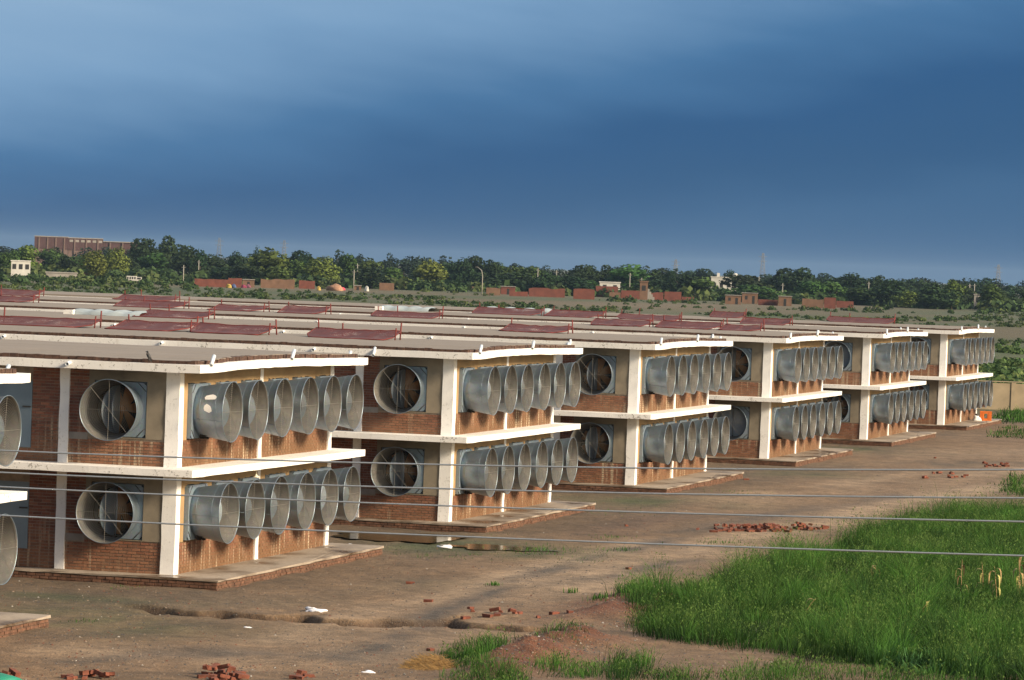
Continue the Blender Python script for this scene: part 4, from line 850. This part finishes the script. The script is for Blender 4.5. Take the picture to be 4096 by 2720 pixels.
# ------------------------------------------------------------------ far walls, huts and buildings
FARB = simple('far_brick', (.135, .042, .028), .9, .3, .7); FART = simple('far_mud_brick', (.15, .085, .053), .9, .25, .7); FARW = simple('far_whitewash', (.48, .47, .44), .9, .15, .6); FARG = simple('far_grey', (.26, .24, .22), .9, .2, .6); FARO = simple('far_dark_opening', (.02, .02, .02), .9, .1, 1); FARR = simple('far_red_brown', (.07, .036, .036), .9, .2, .5); FARC = simple('far_pale_brown', (.14, .095, .082), .9, .15, .5)
rw = random.Random(9)
def far_wall(u0, u1, vt, vb, mat, lab, openings=0, cat='wall', name='brick_wall', hut=False):
    dist = F*(CZ-G)/(vb-horizon((u0+u1)/2)); p0, p1 = at_dist(u0, dist), at_dist(u1, dist); d = p1-p0; ln_ = float(np.hypot(d[0], d[1])); hgt = (vb-vt)*dist/F
    Wl = empty(name, (p0[0], p0[1], G), math.atan2(d[1], d[0])); tag(Wl, lab, cat, 'far brick walls and huts' if cat in ('wall', 'hut') else None)
    n = max(2, int(ln_/1.2)); V = []; th = .35 if not hut else 3.5
    tops = [hgt*(1 - (rw.random() < .3)*rw.uniform(0, .12)) for i in range(n+1)] if not hut else [hgt]*(n+1)
    for i in range(n+1):
        x = ln_*i/n; V += [(x, 0, -.1), (x, 0, tops[i]), (x, th, -.1), (x, th, tops[i])]
    Fs = []
    for i in range(n): a = 4*i; b = a+4; Fs += [(a, b, b+1, a+1), (b+2, a+2, a+3, b+3), (a+1, b+1, b+3, a+3)]
    Fs += [(0, 1, 3, 2), (4*n, 4*n+2, 4*n+3, 4*n+1)]
    MB().add(V, Fs).build('wall_face', mat, Wl)
    for i in range(openings):
        x = ln_*(i+.6)/(openings+.2); door = (i == openings-1); MB().box(x-.35, x+.35, -.03, .05, 0 if door else hgt*.4, hgt*.75).build('door' if door else 'window', FARO, Wl)
    if hut: MB().box(-.15, ln_+.15, -.25, th+.2, hgt+.004, hgt+.16).build('roof', FARG if mat is not FARW else FARW, Wl)
    return Wl
WL = [(770, 905, 1116, 1147, 'r', 0), (905, 960, 1112, 1149, 'r', 0), (963, 1010, 1119, 1149, 't', 1), (1035, 1171, 1116, 1153, 't', 0), (1188, 1252, 1122, 1155, 'r', 0), (1410, 1438, 1143, 1161, 't', 1), (1510, 1569, 1132, 1162, 't', 0), (1575, 1730, 1131, 1158, 'r', 0), (1880, 1906, 1147, 1166, 't', 0), (1938, 1995, 1151, 1181, 't', 0), (1997, 2054, 1147, 1178, 'r', 1), (2031, 2105, 1166, 1185, 'r', 0), (2108, 2253, 1152, 1188, 'r', 0), (2287, 2372, 1155, 1197, 'r', 0), (2376, 2465, 1145, 1189, 'r', 0), (2431, 2476, 1169, 1194, 't', 0), (2478, 2562, 1162, 1196, 'r', 0), (2598, 2647, 1169, 1201, 'r', 0), (2651, 2719, 1167, 1205, 'r', 0), (2721, 2770, 1187, 1206, 'r', 0), (2773, 2824, 1174, 1202, 'g', 0), (2895, 2958, 1182, 1217, 't', 2), (2962, 3025, 1173, 1215, 't', 2), (3027, 3106, 1198, 1221, 'r', 0), (3108, 3161, 1186, 1224, 't', 1), (3164, 3200, 1190, 1216, 't', 0), (3203, 3289, 1195, 1231, 't', 0), (3291, 3338, 1190, 1234, 'r', 0), (3340, 3409, 1204, 1231, 'r', 0), (3600, 3653, 1208, 1222, 'r', 0), (3655, 3705, 1203, 1224, 'r', 0), (3707, 3770, 1211, 1225, 'r', 0), (3812, 3890, 1210, 1230, 'r', 0), (3893, 3977, 1207, 1231, 'r', 0), (308, 350, 1087, 1112, 'r', 0)]
for i, (u0, u1, vt, vb, k, op) in enumerate(sorted(WL)):
    hut = op > 0; nmw = '%s %s %s, %s from the left along the tree line' % ('long' if u1-u0 > 100 else 'short' if u1-u0 < 55 else 'low', {'r': 'red brick', 't': 'tan brick', 'g': 'grey'}[k], 'hut with dark opening' if hut else 'wall', NUM(i+1))
    far_wall(u0, u1, vt, vb, {'r': FARB, 't': FART, 'g': FARG}[k], nmw, op, 'hut' if hut else 'wall', 'brick_hut' if hut else 'brick_wall', hut)
def building(u0, u1, vt, dist, depth, mat, lab, rows=1, cols=3, extras=()):
    p0, p1 = at_dist(u0, dist), at_dist(u1, dist); d = p1-p0; ln_ = float(np.hypot(d[0], d[1])); hgt = (horizon((u0+u1)/2)-vt)*dist/F+CZ-G
    B = empty('building', (p0[0], p0[1], G), math.atan2(d[1], d[0])); tag(B, lab, 'building'); MB().box(0, ln_, 0, depth, 0, hgt).build('wall', mat, B)
    MB().box(-.2, ln_+.2, -.2, depth+.2, hgt+.003, hgt+.3).build('parapet', mat, B)
    for r in range(rows):
        for c in range(cols): x = ln_*(c+.5)/cols; z = hgt*(.55 if rows == 1 else .25+.4*r); MB().box(x-.55, x+.55, -.06, .04, z-.2, z+min(1.3, hgt*.3)).build('window', FARO, B)
    return B, ln_, hgt
building(35, 112, 1045, 1120, 6, FARW, 'white house with dark windows among trees at the left edge', 1, 3)
building(2391, 2473, 1131, 1150, 5, FARW, 'white flat-roofed house behind the brick walls at centre right', 1, 2)
B, a, b = building(2836, 2948, 1111, 1330, 7, FARW, 'long white house with dome tank above the right tree line', 1, 4); MB().lathe([(b+.25, .9), (b+.9, 1.0), (b+1.5, .75), (b+1.8, .02)], 16, 'z').build('water_tank', FARW, B, (a-1.4, 3, 0)); MB().box(a*.2, a*.2+1, 2, 3, b+.302, b+1.6).build('chimney', FARW, B)
B, a, b = building(2552, 2584, 1128, 1090, 3, FART, 'narrow beige tower house with steps beside the brick walls', 1, 1)
for i in range(4): MB().box(a+.003+.5*i, a+.5+.5*i, 0, 2, 0, b*(.62-.15*i)).build('step', FARG, B)
building(3890, 3953, 1180, 1180, 5, FARG, 'low grey house between poles at the right', 1, 2)
building(175, 300, 1092, 1060, 6, FARG, 'long low grey shed at the left before the trees', 0, 0)
# big factory behind the left trees
dist = 1620; p0 = at_dist(125, dist); d = at_dist(545, dist)-p0; FB = empty('factory_building', (p0[0], p0[1], G), math.atan2(d[1], d[0])); tag(FB, 'huge brown factory building with pale columns behind the left trees', 'building'); px = dist/F
for (u0, u1, vt, dep) in ((125, 258, 948, 30), (258.5, 396, 955, 30), (397, 545, 970, 26)):
    x0, x1 = (u0-125)*px, (u1-125)*px; hg = (horizon((u0+u1)/2)-vt)*px+CZ-G; zb = hg-(5.0 if u1 < 397 else 9)
    MB().box(x0, x1, .3 if u0 > 390 else 0, dep, zb, hg).build('upper_wall', FARR, FB); MB().box(x0+.05, x1-.05, .25, dep, 0, zb-.003).build('lower_wall', FARC, FB); MB().box(x0-.15, x1+.05, -.15, dep+.1, hg+.003, hg+.35).build('roof', FARG, FB)
    n = 4 if u0 < 200 else 3
    for i in range(n): x = x0+(x1-x0)*(i+.55)/n; MB().box(x-.3, x+.3, -.25, .2, zb-3, hg-.2).build('column', FARC, FB)
    if 250 < u0 < 390:
        for i in range(6): x = x0+(x1-x0)*(i+.5)/6; MB().box(x-.8, x+.8, -.06, .1, hg-1.6, hg-.6).build('window', FARG, FB)
# poles, lattice towers, lamp post
POLEM = simple('concrete_pole', (.30, .285, .25), .9, .15, 3)
for i, (u, vt, vb) in enumerate([(250, 1025, 1088), (725, 1060, 1137), (785, 1040, 1100), (1242, 1058, 1140), (1323, 1065, 1120), (1407, 1079, 1158), (1420, 1054, 1120), (2142, 1073, 1130), (2217, 1081, 1160), (2511, 1092, 1165), (2558, 1111, 1165), (3027, 1106, 1175), (3123, 1133, 1190), (3467, 1127, 1190), (3800, 1157, 1226), (3871, 1135, 1200), (3890, 1135, 1200)]):
    dist = min(1200, F*(CZ-G)/(vb-horizon(u))); p = at_dist(u, dist); hgt = (horizon(u)-vt)*dist/F+CZ-G
    o = empty('utility_pole', p); tag(o, 'pale utility pole, %s from the left before the trees' % NUM(i+1), 'pole', 'utility poles'); MB().tube([(0, 0, -.2), (0, 0, hgt)], [.17, .11], 8).build('shaft', POLEM, o); MB().box(-.6, .6, -.06, .06, hgt-.7, hgt-.55).build('crossarm', POLEM, o)
p = at_dist(1921, 1060); o = empty('street_lamp', p); hgt = (horizon(1921)-1069)*1060/F+CZ-G; tag(o, 'tall pale street lamp with curved arm among the trees', 'street lamp'); MB().tube([(0, 0, -.2), (0, 0, hgt*.7), (-.3, 0, hgt*.88), (-1.5, 0, hgt)], [.16, .13, .11, .09], 8).build('post', POLEM, o); MB().box(-2.1, -1.4, -.15, .15, hgt-.06, hgt+.08).build('lamp_head', POLEM, o)
LATM = simple('pylon_steel', (.16, .17, .18), .6, .1, 3)
for i, (u, vt) in enumerate([(864, 951), (1124, 960), (2692, 1037), (3040, 1012), (3983, 1059)]):
    dist = 1950; p = at_dist(u, dist); hgt = (horizon(u)-vt)*dist/F+CZ-G; o = empty('lattice_tower', p, .4); tag(o, 'faint lattice pylon above the trees, %s of five from the left' % NUM(i+1), 'pylon', 'lattice pylons')
    wz = lambda z: 1.5*(1-z/hgt)+.35
    for sx in (-1, 1):
        for sy in (-1, 1): MB().tube([(sx*wz(0), sy*wz(0), -.2), (sx*wz(hgt), sy*wz(hgt), hgt)], .09, 4).build('leg', LATM, o)
    mb = MB(); zs = np.linspace(0, hgt, 12)
    for a, b in zip(zs[:-1], zs[1:]):
        for s_ in (-1, 1): mb.tube([(-s_*wz(a), -wz(a), a), (s_*wz(b), -wz(b), b)], .05, 4); mb.tube([(-s_*wz(a), wz(a), a), (s_*wz(b), wz(b), b)], .05, 4)
    tag(mb.build('bracing', LATM, o), kind='stuff')
    for z in (.78, .9): MB().box(-2.2, 2.2, -.08, .08, hgt*z, hgt*z+.18).build('crossarm', LATM, o)
# parked truck, thatch heap, tent and laundry by the far huts
dist = 1040; p = at_dist(498, dist); tr_ = empty('parked_truck', p, -YAW+.02); tag(tr_, 'small white parked truck under the trees at left', 'truck')
MB().box(0, 2.7, 0, 1.7, .75, 2.0).build('cargo_box', FARW, tr_); MB().box(2.75, 4.0, .1, 1.6, .5, 1.75).build('cab', FARW, tr_); MB().box(.05, 4.0, .15, 1.55, .4, .72).build('chassis', FARO, tr_); MB().box(2.9, 3.9, .06, .12, 1.15, 1.6).build('window', FARO, tr_)
for x in (.35, 1.0, 1.65, 2.3): MB().box(x-.2, x+.2, -.03, .05, 1.15, 1.75).build('window', FARO, tr_)
for x in (.7, 3.3): MB().lathe([(-.12, .02), (-.12, .42), (.12, .42), (.12, .02)], 14, 'x').build('wheel', FARO, tr_, (x, .12, .40), (0, 0, math.pi/2))
def lump_thing(u, v, rx, rz_, mat, name, lab, cat, seed): dist = F*(CZ-G)/(v-horizon(u)); p = at_dist(u, dist); o = lumpy(rx, rx*.7, rz_, seed, 18, 7, .3).build(name, mat); o.location = (p[0], p[1], G-.05); tag(o, lab, cat)
lump_thing(1336, 1163, 2.3, 1.75, simple('thatch', (.30, .17, .11), .9, .3, 2), 'thatch_heap', 'rounded brown thatch heap beside the huts', 'heap', 3)
lump_thing(1460, 1165, .8, 1.3, FARW, 'tent', 'small white tent beside the tan hut', 'tent', 6)
for i, (u, cc, w_) in enumerate(((908, (.35, .25, .05), 'yellow'), (928, (.06, .09, .2), 'blue'), (968, (.2, .03, .07), 'dark red'), (984, (.15, .05, .08), 'plum'), (1268, (.45, .32, .08), 'golden'), (1364, (.5, .06, .1), 'pink red'))): lump_thing(u, 1151 if u < 1000 else 1161, .75, 1.0, simple('cloth_'+w_.replace(' ', '_'), cc, .9, .3, 2), 'cloth_heap', '%s cloth heap by the far brick walls' % w_, 'cloth', i+2)
# ------------------------------------------------------------------ air
hz = bpy.data.materials.new('haze'); hz.use_nodes = True; t = hz.node_tree; t.nodes.clear()
v_ = nd(t, 'ShaderNodeVolumePrincipled', {'Color': (.34, .50, .72, 1), 'Density': .000045, 'Anisotropy': 0.0}); o_ = nd(t, 'ShaderNodeOutputMaterial'); t.links.new(v_.outputs[0], o_.inputs['Volume'])
hb = MB().box(-9300, 9300, -320, 14800, -1.6, 60).build('haze', hz); tag(hb, 'thin blue haze over the far field and trees', 'haze', kind='stuff')
for o in bpy.data.objects:
    if o.parent is None and 'category' in o and 'kind' not in o: o['kind'] = 'thing'
